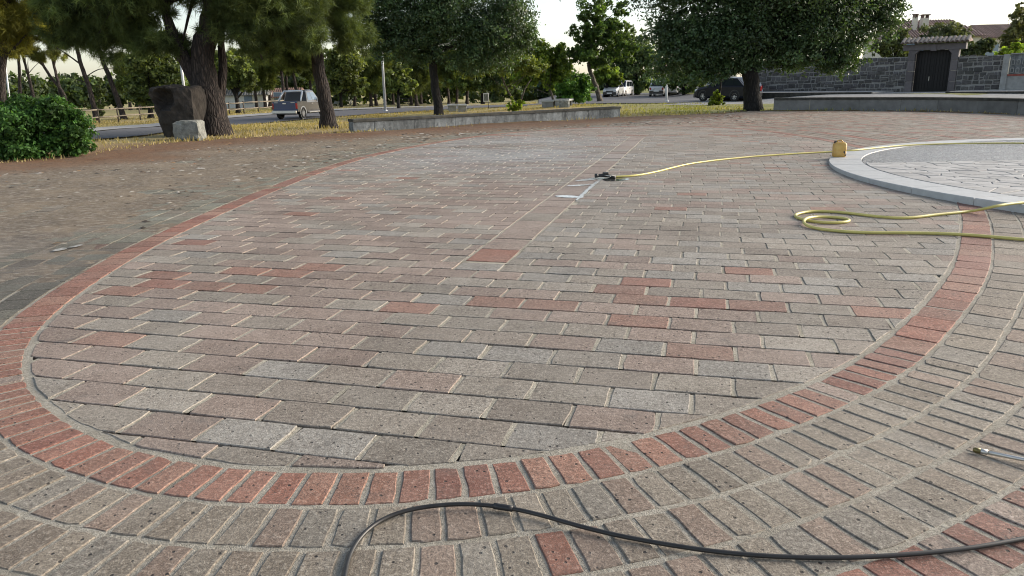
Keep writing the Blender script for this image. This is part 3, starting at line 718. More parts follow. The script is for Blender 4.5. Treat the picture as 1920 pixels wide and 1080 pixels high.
for i, poly in enumerate(stones):
    c = np.mean(np.array(poly), 0); k = random.uniform(0.8, 1.15); own = i < 300 and area_px(poly) > 0; mb = MB() if own else rest
    mb.prism(poly, float(zp(c[1])) + random.uniform(-.003, .004), float(zp(c[1])) - 0.06, 0.006, (k, k, k * 1.01), (0, -0.0090))
    if own: mb.build('paving_stone', MAT['crazy_stone'], platform)
if rest.n: tag(rest.build('paving_stone_mass', MAT['crazy_stone'], platform), kind='stuff')

# ------------------------------------------------------------------ low walls of the plaza
def low_wall(name, label, px, hgt, thick, blk, block_mat, cop_mat, over=0.05, cop=0.09):
    P = resample([tuple(flat(*q)) for q in px], 0.05, False); S = np.r_[0, np.cumsum(np.linalg.norm(np.diff(P, axis=0), axis=1))]
    root = empty(name, (float(P[0][0]), float(P[0][1]), 0), label=label, cat='wall'); inv = Matrix.Translation(-Vector((float(P[0][0]), float(P[0][1]), 0)))
    def pt(s): return np.array([np.interp(s, S, P[:, 0]), np.interp(s, S, P[:, 1])])
    def piece(pname, s0, s1, t0, t1, z0, z1, mat, k):
        mb = MB(); m_ = 3; Vv = []
        for i in range(m_ + 1):
            s = s0 + (s1 - s0) * i / m_; p = pt(s); d = pt(min(s + .1, S[-1])) - pt(max(s - .1, 0)); d /= np.linalg.norm(d); nrm = np.array([-d[1], d[0]])
            for (t, z) in ((t0, z0), (t0, z1 - .012), (t0 + .012, z1), (t1 - .012, z1), (t1, z1 - .012), (t1, z0)):
                q = p + nrm * t; Vv.append((float(q[0]), float(q[1]), z + random.uniform(-.003, .003)))
        Ff = []
        for i in range(m_):
            for j in range(6):
                j2 = (j + 1) % 6; Ff.append((i * 6 + j, (i + 1) * 6 + j, (i + 1) * 6 + j2, i * 6 + j2))
        Ff += [tuple(range(6)), tuple(range(m_ * 6, m_ * 6 + 6))[::-1]]
        mb.add([tuple(inv @ Vector(v)) for v in Vv], Ff, (k, k, k)); mb.build(pname, MAT[mat], root)
    s = 0.0
    while s < S[-1] - 0.1:
        e = min(s + random.uniform(*blk), S[-1])
        if S[-1] - e < blk[0] * .5: e = S[-1]
        piece('block', s + .005, e - .005, 0 + random.uniform(-.006, .006), thick, -0.08, hgt - cop, block_mat, random.uniform(.72, 1.25) * (.6 if block_mat == 'concrete' else 1)); s = e
    s = -0.04
    while s < S[-1]:
        e = min(s + random.uniform(1.2, 1.6), S[-1] + .04)
        if S[-1] - e < 0.4: e = S[-1] + .04
        piece('coping', s + .004, e - .004, -over, thick + over, hgt - cop + .003, hgt, cop_mat, random.uniform(.8, 1.3)); s = e
    return root
low_wall('low_wall', 'long low grey block wall with dark coping, left of the plaza edge', [(663, 247.5), (800, 240), (930, 232.5), (1060, 224.5), (1163, 218)], 0.43, 0.42, (0.55, 0.95), 'wall_block', 'coping')
low_wall('low_wall', 'curved low grey wall with coping in front of the stone wall and gate', [(1450, 207.5), (1540, 207), (1640, 207.5), (1740, 208.5), (1830, 211), (1920, 215), (2060, 224)], 0.60, 0.45, (1.5, 2.2), 'concrete', 'coping', 0.05, 0.10)

# ------------------------------------------------------------------ stone boundary wall with gate
WA = at(1428, 180, 57.0); WB = at(1925, 172, 46.5); WA.z = WB.z = 0
wdir = (WB - WA).normalized(); wnor = Vector((wdir.y, -wdir.x, 0)); wrot = math.atan2(wdir.y, wdir.x)
def wall_s(px, py=140):                   # where a sight line meets the wall plane, measured along it
    d = ray(px, py); o = Vector((0, 0, CAM_H)); t = (WA - o).dot(wnor) / d.dot(wnor); return (o + d * t - WA).dot(wdir), CAM_H + d.z * t
gl, gz0 = wall_s(1708, 172); gr_, gz1 = wall_s(1775, 174); s_end, _ = wall_s(1878); gtop = wall_s(1742, 94)[1]; wtop_l = wall_s(1660, 107)[1]; wtop_r = wall_s(1830, 104)[1]
Z0 = 0.30
def wall_run(label, s0, s1, ztop, limit):
    root = empty('stone_wall', (WA.x, WA.y, 0), wrot, label, 'wall')
    mb = MB().box((s0, -0.0, -0.3), (s1, 0.4, ztop - 0.03)); mb.build('mortar', MAT['wall_mortar'], root)
    its = []; z = -0.1
    while z < ztop - 0.06:
        h = random.uniform(.19, .36); h = min(h, ztop - z); s = s0 + 0.02
        if h < .09: break
        while s < s1 - 0.08:
            wd = random.choice((random.uniform(.18, .34), random.uniform(.30, .66))); e = min(s + wd, s1 - 0.01); split = random.random() < .16 and h > .22
            for (za, zb) in (((z, z + h * .5), (z + h * .5, z + h)) if split else ((z, z + h),)): wv = lambda q: .045 * math.sin(q * 1.1 + z * 5) + .03 * math.sin(q * 2.7 + z * 11); its.append((s, e, za + wv(s), zb + wv(e)))
            s = e
        z += h
    random.shuffle(its)
    its = [(a, b, c, d, (b - a) * (d - c)) for a, b, c, d in its]; its.sort(key=lambda q: -q[4]); mass = MB()
    for i, (a, b, c, d, _) in enumerate(its):
        g = .022; poly = []; 
        cs_ = [(a + g, c + g), (b - g, c + g), (b - g, d - g), (a + g, d - g)]
        m_ = 0.16 * min(b - a, d - c)
        for (x, zz), (dx, dz) in zip(cs_, ((1, 1), (-1, 1), (-1, -1), (1, -1))):
            q = [(x + dx * m_ * random.uniform(.1, 1), zz + dz * random.uniform(-.012, .03)), (x + dx * random.uniform(-.010, .030), zz + dz * m_ * random.uniform(.1, 1))]
            poly += q if (dx * dz < 0) else q[::-1]
        pr = random.uniform(.025, .06); own = i < limit; o = MB() if own else mass
        P = [(p[0], p[1]) for p in poly]; n_ = len(P); cx_ = sum(p[0] for p in P) / n_; cz_ = sum(p[1] for p in P) / n_
        v = [(x, 0.02, zz) for x, zz in P] + [(x, -pr + .02, zz) for x, zz in P] + [(cx_ + (x - cx_) * .86, -pr - random.uniform(0, .012), cz_ + (zz - cz_) * .86) for x, zz in P]
        f = []
        for j in range(n_):
            k = (j + 1) % n_; f += [(j, k, n_ + k, n_ + j), (n_ + j, n_ + k, 2 * n_ + k, 2 * n_ + j)]
        f.append(tuple(range(2 * n_, 3 * n_))); t = random.uniform(.6, 1.45); o.add(v, f, (t, t * random.uniform(.97, 1.02), t * random.uniform(.97, 1.08)))
        if own: o.build('stone', MAT['basalt'], root)
    if mass.n: tag(mass.build('stone_mass', MAT['basalt'], root), kind='stuff')
    return root
wall_run('dark basalt rubble wall with pale joints, left of the wooden gate', -0.6, gl - 0.42, wtop_l, 300)
wall_run('short dark basalt rubble wall between the gate and the concrete wall', gr_ + 0.42, s_end, wtop_r, 260)
# gate
gate = empty('gateway', (WA.x, WA.y, 0), wrot, 'dark double wooden gate in a grey stone frame under small tiled roof', 'gate')
for a, b in ((gl - 0.40, gl), (gr_, gr_ + 0.40)):
    zz = -0.2
    for k in range(5):
        hh = (gtop + 0.2) / 5; t = random.uniform(.85, 1.15); MB().box((a, -0.10, zz + .006), (b, 0.42, zz + hh - .006), (t, t, t), .015).build('jamb_stone', MAT['trachyte'], gate); zz += hh
MB().box((gl - 0.75, -0.12, gtop + .004), ((gl + gr_) / 2 - .02, 0.44, gtop + 0.38), bev=.015).build('lintel', MAT['trachyte'], gate)
MB().box(((gl + gr_) / 2 + .02, -0.12, gtop + .004), (gr_ + 0.75, 0.44, gtop + 0.38), bev=.015).build('lintel', MAT['trachyte'], gate)
MB().box(((gl + gr_) / 2 - .16, -0.16, gtop - .06), ((gl + gr_) / 2 + .16, -0.125, gtop + 0.34), bev=.01).build('keystone', MAT['trachyte'], gate)
for x, sgn in ((gl, 1), (gr_, -1)):
    MB().add([(x, -.09, gtop), (x + sgn * .22, -.09, gtop), (x, -.09, gtop - .24), (x, .3, gtop), (x + sgn * .22, .3, gtop), (x, .3, gtop - .24)], [(0, 1, 2), (3, 5, 4), (0, 3, 4, 1), (1, 4, 5, 2), (2, 5, 3, 0)]).build('corner_stone', MAT['trachyte'], gate)
mid = (gl + gr_) / 2
for a, b in ((gl + .01, mid - .008), (mid + .008, gr_ - .01)):
    leaf = MB().box((a, .34, 0.12), (b, .37, gtop - .01)).build('door_leaf', MAT['dark_wood'], gate); k = 6
    for j in range(k):
        x0 = a + (b - a) * j / k; t = random.uniform(.7, 1.5); MB().box((x0 + .006, .30, .13), (x0 + (b - a) / k - .006, .338, gtop - .02), (t, t, t), .006).build('plank', MAT['dark_wood'], leaf)
MB().box((mid - .045, .28, .13), (mid + .045, .297, gtop - .03)).build('cover_strip', MAT['dark_wood'], gate)
MB().box((mid - .16, .265, 1.15), (mid - .12, .298, 1.42)).build('handle', MAT['steel'], gate)
nt_ = 15; L0, L1 = gl - 0.85, gr_ + 0.95
roof = MB(); rz = gtop + 0.40
roof.add([(L0, -.45, rz + .02), (L1, -.45, rz + .02), (L1, .75, rz + .10), (L0, .75, rz + .10), (L0, .15, rz + .30), (L1, .15, rz + .30)], [(0, 1, 5, 4), (4, 5, 2, 3), (0, 4, 3), (1, 2, 5), (0, 3, 2, 1)])
rf = roof.build('roof', MAT['roof_plain'], gate)
tile_me = None
for j in range(nt_):
    x = L0 + (j + .5) * (L1 - L0) / nt_; r_ = (L1 - L0) / nt_ * .46; mb = MB(); v = []; f = []; m_ = 7
    for i, (yy, zz) in enumerate(((-.50, rz + .03), (.15, rz + .33))):
        for q in range(m_): a = math.pi * q / (m_ - 1); v += [(math.cos(a) * r_, yy, zz + math.sin(a) * r_ * .9), (math.cos(a) * r_ * .8, yy, zz + math.sin(a) * r_ * .9 * .8)]
    for q in range(m_ - 1):
        a = 2 * q; f += [(a, a + 2, a + 2 + 2 * m_, a + 2 * m_), (a + 1, a + 3, a + 2, a)]
    if tile_me is None: o = mb.add(v, f).build('roof_tile', MAT['lichen_tile'] if 'lichen_tile' in MAT else simple('lichen_tile', (.215, .190, .170), .9, var=.35, scale=4, bump=.5), rf); tile_me = o
    else: o = tile_me.copy(); COL.objects.link(o); o.parent = rf
    o.location = (x, random.uniform(-.02, .02), random.uniform(-.012, .012)); o.rotation_euler = (0, 0, random.uniform(-.04, .04))
# concrete wall at the right end
cw = empty('concrete_wall', (WA.x, WA.y, 0), wrot, 'pale rendered wall with red band and pierced concrete panels at far right', 'wall')
zb_ = wall_s(1890, 141)[1]; s2 = s_end + 7.5
MB().box((s_end + .02, -.02, -.3), (s2, .28, zb_ - .05)).build('base_wall', MAT['concrete'], cw)
MB().box((s_end + .02, -.06, zb_ - .047), (s2, .32, zb_ + .06)).build('red_band', MAT['red_band'], cw)
MB().box((s_end - .02, -.12, -.3), (s_end + .30, -.024, wtop_r + .02), bev=.01).build('pillar', MAT['concrete'], cw)
x = s_end + .33
while x < s2 - 1:
    fr = MB().box((x, .08, zb_ + .065), (x + 1.75, .16, wtop_r)).build('panel', MAT['wall_block'], cw)
    for a in range(6):
        xc = x + .16 + a * .285
        for (z0, hh) in ((zb_ + .14, .34), (zb_ + .62, .34)):
            v = []; f = []; m_ = 9; prof = [(-.10, 0), (.10, 0)] + [(.10 * math.cos(t), hh * .6 + .10 * math.sin(t)) for t in np.linspace(0, math.pi, m_)]
            for yy in (.03, .078): v += [(xc + p, yy, z0 + q) for p, q in prof]
            nn = len(prof); v += [(xc + p * .62, .03, z0 + .03 + q * .75) for p, q in prof]
            for q in range(nn): k = (q + 1) % nn; f += [(q, k, nn + k, nn + q), (q, 2 * nn + q, 2 * nn + k, k)]
            MB().add(v, f).build('arch_moulding', MAT['concrete'], fr)
    MB().box((x - .02, .0, wtop_r + .004), (x + 1.73, .2, wtop_r + .07)).build('cap', MAT['concrete'], cw); x += 1.75
# pavement slabs in front of the wall
def pavement(s0, s1, z, label_mat='concrete'):
    r_ = empty('pavement', (WA.x, WA.y, 0), wrot, kind='structure')
    MB().box((s0, -5.2, -.4), (s1, -.13, z)).build('slab', MAT['concrete'], r_); x = s0
    while x < s1 - .3:
        e = min(x + 1.0, s1); t = random.uniform(.7, 1.05); MB().box((x + .005, -5.42, -.4), (e - .005, -5.205, z + .012), (t, t, t), .015).build('kerb_stone', MAT['coping'], r_); x = e
pavement(-1.0, gl - 1.0, 0.56); pavement(gl - .99, gr_ + .89, 0.47); pavement(gr_ + .9, s2, 0.56)

V = []; F = []; ns_ = 16; nw_ = 10
for i in range(ns_ + 1):
    for j in range(nw_ + 1):
        p = WA + wdir * (-1.0 + (s2 + 6 + 1.0) * i / ns_) - wnor * 0 + wnor * (5.45 + 8.0 * j / nw_); V.append((p.x, p.y, float(lay(p.x, p.y)) + .06))
for i in range(ns_):
    for j in range(nw_): k = i * (nw_ + 1) + j; F.append((k, k + 1, k + nw_ + 2, k + nw_ + 1))
st_ = mesh_np('street', V, F, MAT['concrete'], tint=0.9, smooth=True); tag(st_, kind='structure')
# ------------------------------------------------------------------ fence beyond the left road
def fence(name, label, px_posts, hgt=0.98):
    pts = [ground(*q) for q in px_posts]; root = empty(name, pts[0], label=label, cat='fence', group='rail fences beyond the road'); o0 = pts[0]
    for p in pts:
        q = p - o0; MB().tube([q + Vector((0, 0, -.1)), q + Vector((0, 0, hgt + .06))], .055, 8, (.35, .33, .3)).build('post', MAT['weathered_wood'], root, True)
    for a, b in zip(pts[:-1], pts[1:]):
        for z in (hgt - .06, hgt * .45):
            MB().tube([a - o0 + Vector((0, -.07, z)), (a + b) / 2 - o0 + Vector((0, -.07, z + random.uniform(-.04, .02))), b - o0 + Vector((0, -.07, z))], .045, 7, (1.0, .97, .93)).build('rail', MAT['weathered_wood'], root, True)
fence('wooden_fence', 'two-rail wooden fence between the hedge and the carved block', [(150, 235), (187, 232.5), (223, 230), (264, 226.5), (305, 223), (345, 220.5)])
fence('wooden_fence', 'two-rail wooden fence between the forked pine and the pickup', [(405, 217.5), (431, 215.5), (458, 213.5), (485, 211.5), (511, 209.5), (536, 207.5)])

# ------------------------------------------------------------------ houses
def house(name, label, x, y, z, rz, w_, d_, eave, ridge, wallm, roofm, wins=(), over=.35, hip=0.0):
    r_ = empty(name, (x, y, z), rz, label, 'house')
    MB().box((-w_ / 2, -d_ / 2, -1.5), (w_ / 2, d_ / 2, eave)).build('wall', MAT[wallm], r_)
    o = over; hx = hip
    rf = MB().add([(-w_ / 2 - o, -d_ / 2 - o, eave - .05), (w_ / 2 + o, -d_ / 2 - o, eave - .05), (w_ / 2 + o, d_ / 2 + o, eave - .05), (-w_ / 2 - o, d_ / 2 + o, eave - .05), (-w_ / 2 - o + hx, 0, ridge), (w_ / 2 + o - hx, 0, ridge)],
                  [(0, 1, 5, 4), (2, 3, 4, 5), (0, 4, 3), (1, 2, 5), (3, 2, 1, 0)]).build('roof', MAT[roofm], r_)
    k = int((w_ + 2 * o) / .28); rows = MB()
    for j in range(k):
        xx = -w_ / 2 - o + (j + .5) * (w_ + 2 * o) / k; fr = 0.0 if hx == 0 else max(0, (hx - (xx + w_ / 2 + o)) / hx, (hx - (w_ / 2 + o - xx)) / hx)
        top = 1 - fr; a = Vector((xx, -d_ / 2 - o, eave - .03)); b = Vector((xx, 0, ridge + .02)); t = random.uniform(.75, 1.2); rows.tube([a, a.lerp(b, max(top, .05))], .085, 6, (t, t, t))
    tag(rows.build('roof_tile_mass', MAT[roofm], rf), kind='stuff')
    for (wx, wz, ww, wh) in wins:
        f = MB().box((wx - ww / 2 - .06, -d_ / 2 - .05, wz - .06), (wx + ww / 2 + .06, -d_ / 2 - .003, wz + wh + .06)).build('window', MAT['white_wall'], r_)
        MB().box((wx - ww / 2, -d_ / 2 - .075, wz), (wx + ww / 2, -d_ / 2 - .053, wz + wh)).build('pane', MAT['window_glass'], f)
    return r_, rf
pA = at(1745, 90, 84); hA, rfA = house('house', 'tile roofed house with two chimneys behind the gate', pA.x - 1.3, 84, 0.5, R(-4), 8.6, 8, at(1745, 69, 80).z - .5, at(1745, 38, 84).z - .5, 'render_wall', 'roof_plain', [(-2.9, 2.8, 1.5, 1.4), (-1.0, 2.8, 1.6, 1.3), (2.9, 2.8, 1.2, 1.3)], hip=1.6)
def chimney(par, x, y, z0, h_, w_, open_top=True):
    c = MB().box((x - w_ / 2, y - w_ / 2, z0), (x + w_ / 2, y + w_ / 2, z0 + h_)).build('chimney', MAT['render_wall'], par)
    for dx in (-.36, .36): MB().box((x + dx * w_ - .06, y - w_ / 2, z0 + h_ + .002), (x + dx * w_ + .06, y + w_ / 2, z0 + h_ + .28)).build('vent_pier', MAT['roof_plain'], c)
    MB().box((x - w_ * .65, y - w_ * .65, z0 + h_ + .283), (x + w_ * .65, y + w_ * .65, z0 + h_ + .36)).build('cap', MAT['roof_plain'], c)
er = at(1745, 69, 80).z - .5; rr_ = at(1745, 38, 84).z - .5
chimney(rfA, -1.75, -2.4, er + .45, 1.55, .42); chimney(rfA, -.62, -2.0, er + .6, 1.35, .66); chimney(rfA, -3.3, .4, rr_ - .35, .55, .75)
pB = at(1885, 90, 88); house('house', 'lower tile roofed house with pale blue windows at far right', pB.x - 1.0, 88, 0.5, R(-3), 8.6, 8, at(1885, 70, 84).z - .5, at(1885, 46, 88).z - .5, 'render_wall', 'roof_plain', [(-3.0, 2.6, 1.9, 1.5), (-.7, 2.6, 2.0, 1.5), (1.8, 2.6, 1.8, 1.5)], hip=1.4)
pC = at(460, 190, 92); house('house', 'low pale shed behind the rail fence', pC.x, 92, float(lay(pC.x, 92)), R(12), 5.2, 4, at(460, 178, 90).z - float(lay(pC.x, 92)), at(460, 166, 92).z - float(lay(pC.x, 92)), 'white_wall', 'concrete', [(0.6, .6, .9, .9)])
pD = at(512, 188, 104); house('house', 'white house with faded red roof beyond the pickup', pD.x, 104, float(lay(pD.x, 104)), R(5), 7.5, 5, at(512, 183, 102).z - float(lay(pD.x, 104)), at(512, 166, 104).z - float(lay(pD.x, 104)), 'white_wall', 'roof_tile', [(-1.4, .9, 1.0, 1.1), (1.2, .9, 1.0, 1.1)])
pE = at(1312, 168, 84); house('house', 'pale low building glimpsed behind the dark hatchback', pE.x, 84, 0, R(-8), 7.0, 4, 2.2, 3.0, 'render_wall', 'roof_plain', [(-1.8, .9, 1.0, 1.0), (1.0, .9, 1.0, 1.0)])

# ------------------------------------------------------------------ poles, benches, signs
def pole(name, label, cat, px, r0_, r1_, mat, head=None, Y=None):
    b = ground(*px[0]) if Y is None else at(*px[0], Y); top = at(px[1][0], px[1][1], b.y)
    r_ = empty(name, b, label=label, cat=cat); v = top - b
    MB().tube([Vector((0, 0, -.1)), v * .5, v], [r0_, (r0_ + r1_) / 2, r1_], 10).build('shaft', MAT[mat], r_, True)
    MB().tube([Vector((0, 0, -.05)), Vector((0, 0, .10))], r0_ * 1.7, 10).build('base_collar', MAT[mat], r_, True)
    if head:
        MB().tube([v, v + Vector((.35, -.3, .12)), v + Vector((.9, -.8, .16))], [r1_, r1_ * .8, r1_ * .7], 8).build('arm', MAT[mat], r_, True)
        MB().box((v.x + .75, v.y - 1.15, v.z + .10), (v.x + 1.1, v.y - .7, v.z + .24), bev=.04).build('lamp_head', MAT['grey_metal'], r_)
    return r_
pole('street_lamp', 'tall pale grey lamp post beside the road near the leaning pine', 'lamp post', [(722.5, 209), (710, -10)], .115, .06, 'grey_metal', True)
pole('street_lamp', 'pale metal lamp post rising behind the carved block', 'lamp post', [(352, 222), (333, 70)], .12, .08, 'grey_metal', True)
pole('street_lamp', 'thin pale pole leaning at far left above the hedge', 'lamp post', [(22, 222), (10, 120)], .09, .06, 'grey_metal')
pole('marker_post', 'short white post on the grass before the white hatchback', 'post', [(1250.5, 191), (1249, 154)], .085, .08, 'white_wall')
pole('utility_pole', 'thin pale pole behind the parked white hatchback', 'post', [(1222.5, 178), (1222, 142)], .06, .05, 'grey_metal')
lp = pole('street_lamp', 'small far white globe lamp near the notice board', 'lamp post', [(939.5, 186), (939, 167)], .05, .04, 'white_wall')
MB().tube([Vector((0, 0, at(939, 167, lp.location.y).z - lp.location.z + d)) for d in (0, .1, .28, .42, .48)], [.08, .2, .26, .18, .02], 10).build('globe', MAT['white_wall'], lp, True)
def bench(label, px, w_, d_, h_, rz, slab_over=.06):
    b = ground(*px); r_ = empty('stone_bench', b, rz, label, 'bench', 'stone benches behind the low wall')
    MB().box((-w_ / 2, -d_ / 2, h_ - .13), (w_ / 2, d_ / 2, h_), bev=.015).build('slab', MAT['granite'], r_)
    for s in (-1, 1): MB().box((-w_ * .42, s * d_ * .36 - .12, -.1), (w_ * .42, s * d_ * .36 + .12, h_ - .134), bev=.01).build('support', MAT['concrete'], r_)
bench('left pale stone bench of the pair behind the wall, right of the oak', (848, 209.5), .62, 1.5, .58, R(10)); bench('right pale stone bench of the pair behind the wall, right of the oak', (866.5, 210.5), .68, 1.5, .60, R(8))
bench('left stone bench beside the round green shrub', (1031, 201.5), 1.0, 1.3, .52, R(-20)); bench('right stone bench beside the round green shrub', (1057, 200), 1.15, 1.3, .54, R(-20))
bench('small far stone bench next to the notice board', (924.5, 192.5), .62, 1.2, .50, R(15)); bench('small far stone bench behind the twin-stemmed young tree', (967, 189), .6, 1.2, .5, R(15))
def rock(name, label, cat, loc, s, mat, seed=1, taper=0.0, sub=10, rz=0.0, cut=None):
    n_, m_ = sub, sub * 2; v = []; f = []; rg = np.random.default_rng(seed); of = rg.random(3) * 50
    for i in range(n_ + 1):
        th = math.pi * i / n_
        for j in range(m_):
            ph = 2 * math.pi * j / m_; d = Vector((math.sin(th) * math.cos(ph), math.sin(th) * math.sin(ph), math.cos(th)))
            k = max(abs(d.x), abs(d.y), abs(d.z)) ** .72; d = d / k
            hf = .05 * (float(vnoise(d.x * 9 + of[2], d.z * 9 + d.y * 7, .8)) - .5)
            nz_ = 1 + .16 * (float(vnoise(d.x * 1.5 + of[0], d.y * 1.5 + d.z * 2 + of[1], .8)) - .5) + .08 * (float(vnoise(d.x * 4 + of[1], d.z * 4 + d.y * 3, .8)) - .5)
            p = d * (nz_ + hf); t = 1 + taper * p.z; q = Vector((p.x * s[0] * t, p.y * s[1] * t, (p.z + 1) * s[2]))
            if cut: q = cut(q)
            v.append(tuple(q))
    for i in range(n_):
        for j in range(m_): j2 = (j + 1) % m_; f.append((i * m_ + j, (i + 1) * m_ + j, (i + 1) * m_ + j2, i * m_ + j2))
    o = MB().add(v, f).build(name, MAT[mat], None, False); o.location = loc; o.rotation_euler = (0, 0, rz); return tag(o, label, cat)
def stump_cut(q):
    r_ = math.hypot(q.x + .28, q.z - 1.38)
    if q.y < 0 and r_ < .34: q.y += .42 * (1 - (r_ / .34) ** 2) ** .5
    return q
bs = at(343, 266, 25.6); rock('carved_block', 'dark brown flaring hollowed block beside the forked pine', 'stone block', (bs.x, 25.8, -.12), (.68, .60, .90), 'stump', 3, .20, 32, cut=stump_cut)
bs = at(356, 270, 24.3); rock('pale_block', 'pale lichen covered stone block before the dark carved block', 'stone block', (bs.x, 24.4, -.10), (.43, .33, .36), 'lichen_stone', 8, -.04, 12)
bs = ground(1058, 203); rock('boulder', 'rough brown boulder in front of the right stone bench', 'boulder', (bs.x, bs.y, bs.z - .1), (.36, .3, .33), 'lichen_stone', 5)
b = ground(913, 206); nb = empty('notice_board', b, R(-8), 'white framed notice board on a thin post behind the low wall', 'sign')
MB().tube([Vector((.12, 0, -.1)), Vector((.12, 0, 1.0))], .025, 7).build('post', MAT['dark_wood'], nb, True)
MB().box((-.26, -.03, .62), (.18, .01, 1.28), bev=.01).build('frame', MAT['white_wall'], nb); MB().box((-.20, -.045, .70), (.12, -.033, 1.20)).build('sheet', MAT['lichen_stone'], nb)
b = ground(1016, 184); ks = empty('bus_shelter', b, 0, 'small far shelter with teal fascia beyond the white pickup', 'shelter'); hk = at(1016, 164, b.y).z - b.z; ht = at(1016, 155, b.y).z - b.z; wk = 8 / 1400 * b.y
for x in (-wk, wk):
    for y in (0, 1.2): MB().tube([Vector((x * .9, y, -.1)), Vector((x * .9, y, hk))], .05, 6).build('post', MAT['grey_metal'], ks)
MB().box((-wk, -.1, hk), (wk, 1.3, ht), bev=.03).build('fascia', MAT['teal'], ks)
b = ground(757, 198); pt_ = empty('picnic_table', b, R(6), 'dark wooden picnic table under trees across the road', 'table')
MB().box((-.85, -.4, .72), (.85, .4, .79)).build('table_top', MAT['dark_wood'], pt_)
for s in (-1, 1):
    MB().box((s * .55 - .05, -.3, -.1), (s * .55 + .05, .3, .717)).build('leg', MAT['weathered_wood'], pt_); MB().box((-.85, s * .75 - .13, .42), (.85, s * .75 + .13, .47)).build('seat', MAT['dark_wood'], pt_)
    for q in (-.55, .55): MB().box((q - .04, s * .75 - .1, -.1), (q + .04, s * .75 + .1, .418)).build('seat_leg', MAT['weathered_wood'], pt_)

# ------------------------------------------------------------------ vehicles
def bil(A, B, C_, D_, u0, u1, v0, v1, off):
    A, B, C_, D_ = map(Vector, (A, B, C_, D_)); f = lambda u, v: A * (1 - u) * (1 - v) + B * u * (1 - v) + C_ * u * v + D_ * (1 - u) * v
    nrm = (B - A).cross(D_ - A).normalized(); q = [f(u0, v0), f(u1, v0), f(u1, v1), f(u0, v1)]
    return [tuple(p + nrm * off) for p in q] + [tuple(p - nrm * .01) for p in q]
PF = [(0, 1, 2, 3), (0, 4, 5, 1), (1, 5, 6, 2), (2, 6, 7, 3), (3, 7, 4, 0)]
def panel(name, corners, r, off, mat, par, tint=(1, 1, 1)):
    return MB().add(bil(*corners, *r, off), PF, tint).build(name, MAT[mat], par)
def loft(secs):
    v = []; f = []
    for (y, wb, w_, wt, zb, z1, z2, zt) in secs: v += [(-wb, y, zb), (-w_, y, z1), (-w_, y, z2), (-wt, y, zt), (wt, y, zt), (w_, y, z2), (w_, y, z1), (wb, y, zb)]
    k = len(secs)
    for i in range(k - 1):
        for j in range(8): j2 = (j + 1) % 8; f.append((i * 8 + j, i * 8 + j2, (i + 1) * 8 + j2, (i + 1) * 8 + j))
    f += [tuple(range(8))[::-1], tuple(range((k - 1) * 8, k * 8))]; return v, f
def wheel(par, x, y, r, wd, spokes=6):
    s = 1 if x > 0 else -1; prof = [(-wd / 2, r * .62), (-wd / 2, r * .93), (-wd / 2 + .03, r), (wd / 2 - .03, r), (wd / 2, r * .93), (wd / 2, r * .62)]; n_ = 20; v = []; f = []
    for i in range(n_):
        a = 2 * math.pi * i / n_; v += [(x + p, y + math.cos(a) * q, r + math.sin(a) * q) for p, q in prof]
    k = len(prof)
    for i in range(n_):
        for j in range(k): f.append((i * k + j, ((i + 1) % n_) * k + j, ((i + 1) % n_) * k + (j + 1) % k, i * k + (j + 1) % k))
    t = MB().add(v, f).build('wheel', MAT['tyre'], par, True)
    rm = MB(); xo = x + s * (wd / 2 - .02)
    for i in range(spokes):
        a = 2 * math.pi * i / spokes; c_, s_ = math.cos(a), math.sin(a); R0, R1, h0, h1 = .05, r * .62, .035, .05
        q = [(xo, y + c_ * R0 - s_ * h0, r + s_ * R0 + c_ * h0), (xo, y + c_ * R1 - s_ * h1, r + s_ * R1 + c_ * h1), (xo, y + c_ * R1 + s_ * h1, r + s_ * R1 - c_ * h1), (xo, y + c_ * R0 + s_ * h0, r + s_ * R0 - c_ * h0)]
        rm.add(q + [(p[0] - s * .03, p[1], p[2]) for p in q], PF + [(3, 2, 1, 0)])
    for i in range(n_):
        a, b_ = 2 * math.pi * i / n_, 2 * math.pi * (i + 1) / n_; q = [(xo + s * .005, y + math.cos(t_) * rr, r + math.sin(t_) * rr) for t_, rr in ((a, r * .58), (b_, r * .58), (b_, r * .67), (a, r * .67))]; rm.add(q, [(0, 1, 2, 3), (3, 2, 1, 0)])
    rm.tube([(xo - s * .02, y, r), (xo + s * .012, y, r)], .06, 8); rm.build('rim', MAT['rim'], t)
def arch(par, x, y, r, mat='black_plastic'):
    s = 1 if x > 0 else -1; v = []; f = []; n_ = 14
    for i in range(n_ + 1):
        a = math.pi * (1.08 * i / n_ - .04)
        for rr, o in ((r * 1.04, .02), (r * 1.22, .02), (r * 1.22, -.02)): v.append((x + s * o, y + math.cos(a) * rr, r + math.sin(a) * rr))
    for i in range(n_):
        for j in range(2): f.append((i * 3 + j, i * 3 + 3 + j, i * 3 + 4 + j, i * 3 + 1 + j))
    b_ = len(v); v += [(x + s * .006, y + math.cos(2 * math.pi * i / 18) * r * 1.05, r + math.sin(2 * math.pi * i / 18) * r * 1.05) for i in range(18)]; f.append(tuple(range(b_, b_ + 18)) if s > 0 else tuple(range(b_, b_ + 18))[::-1])
    MB().add(v, f).build('wheel_arch', MAT[mat], par)
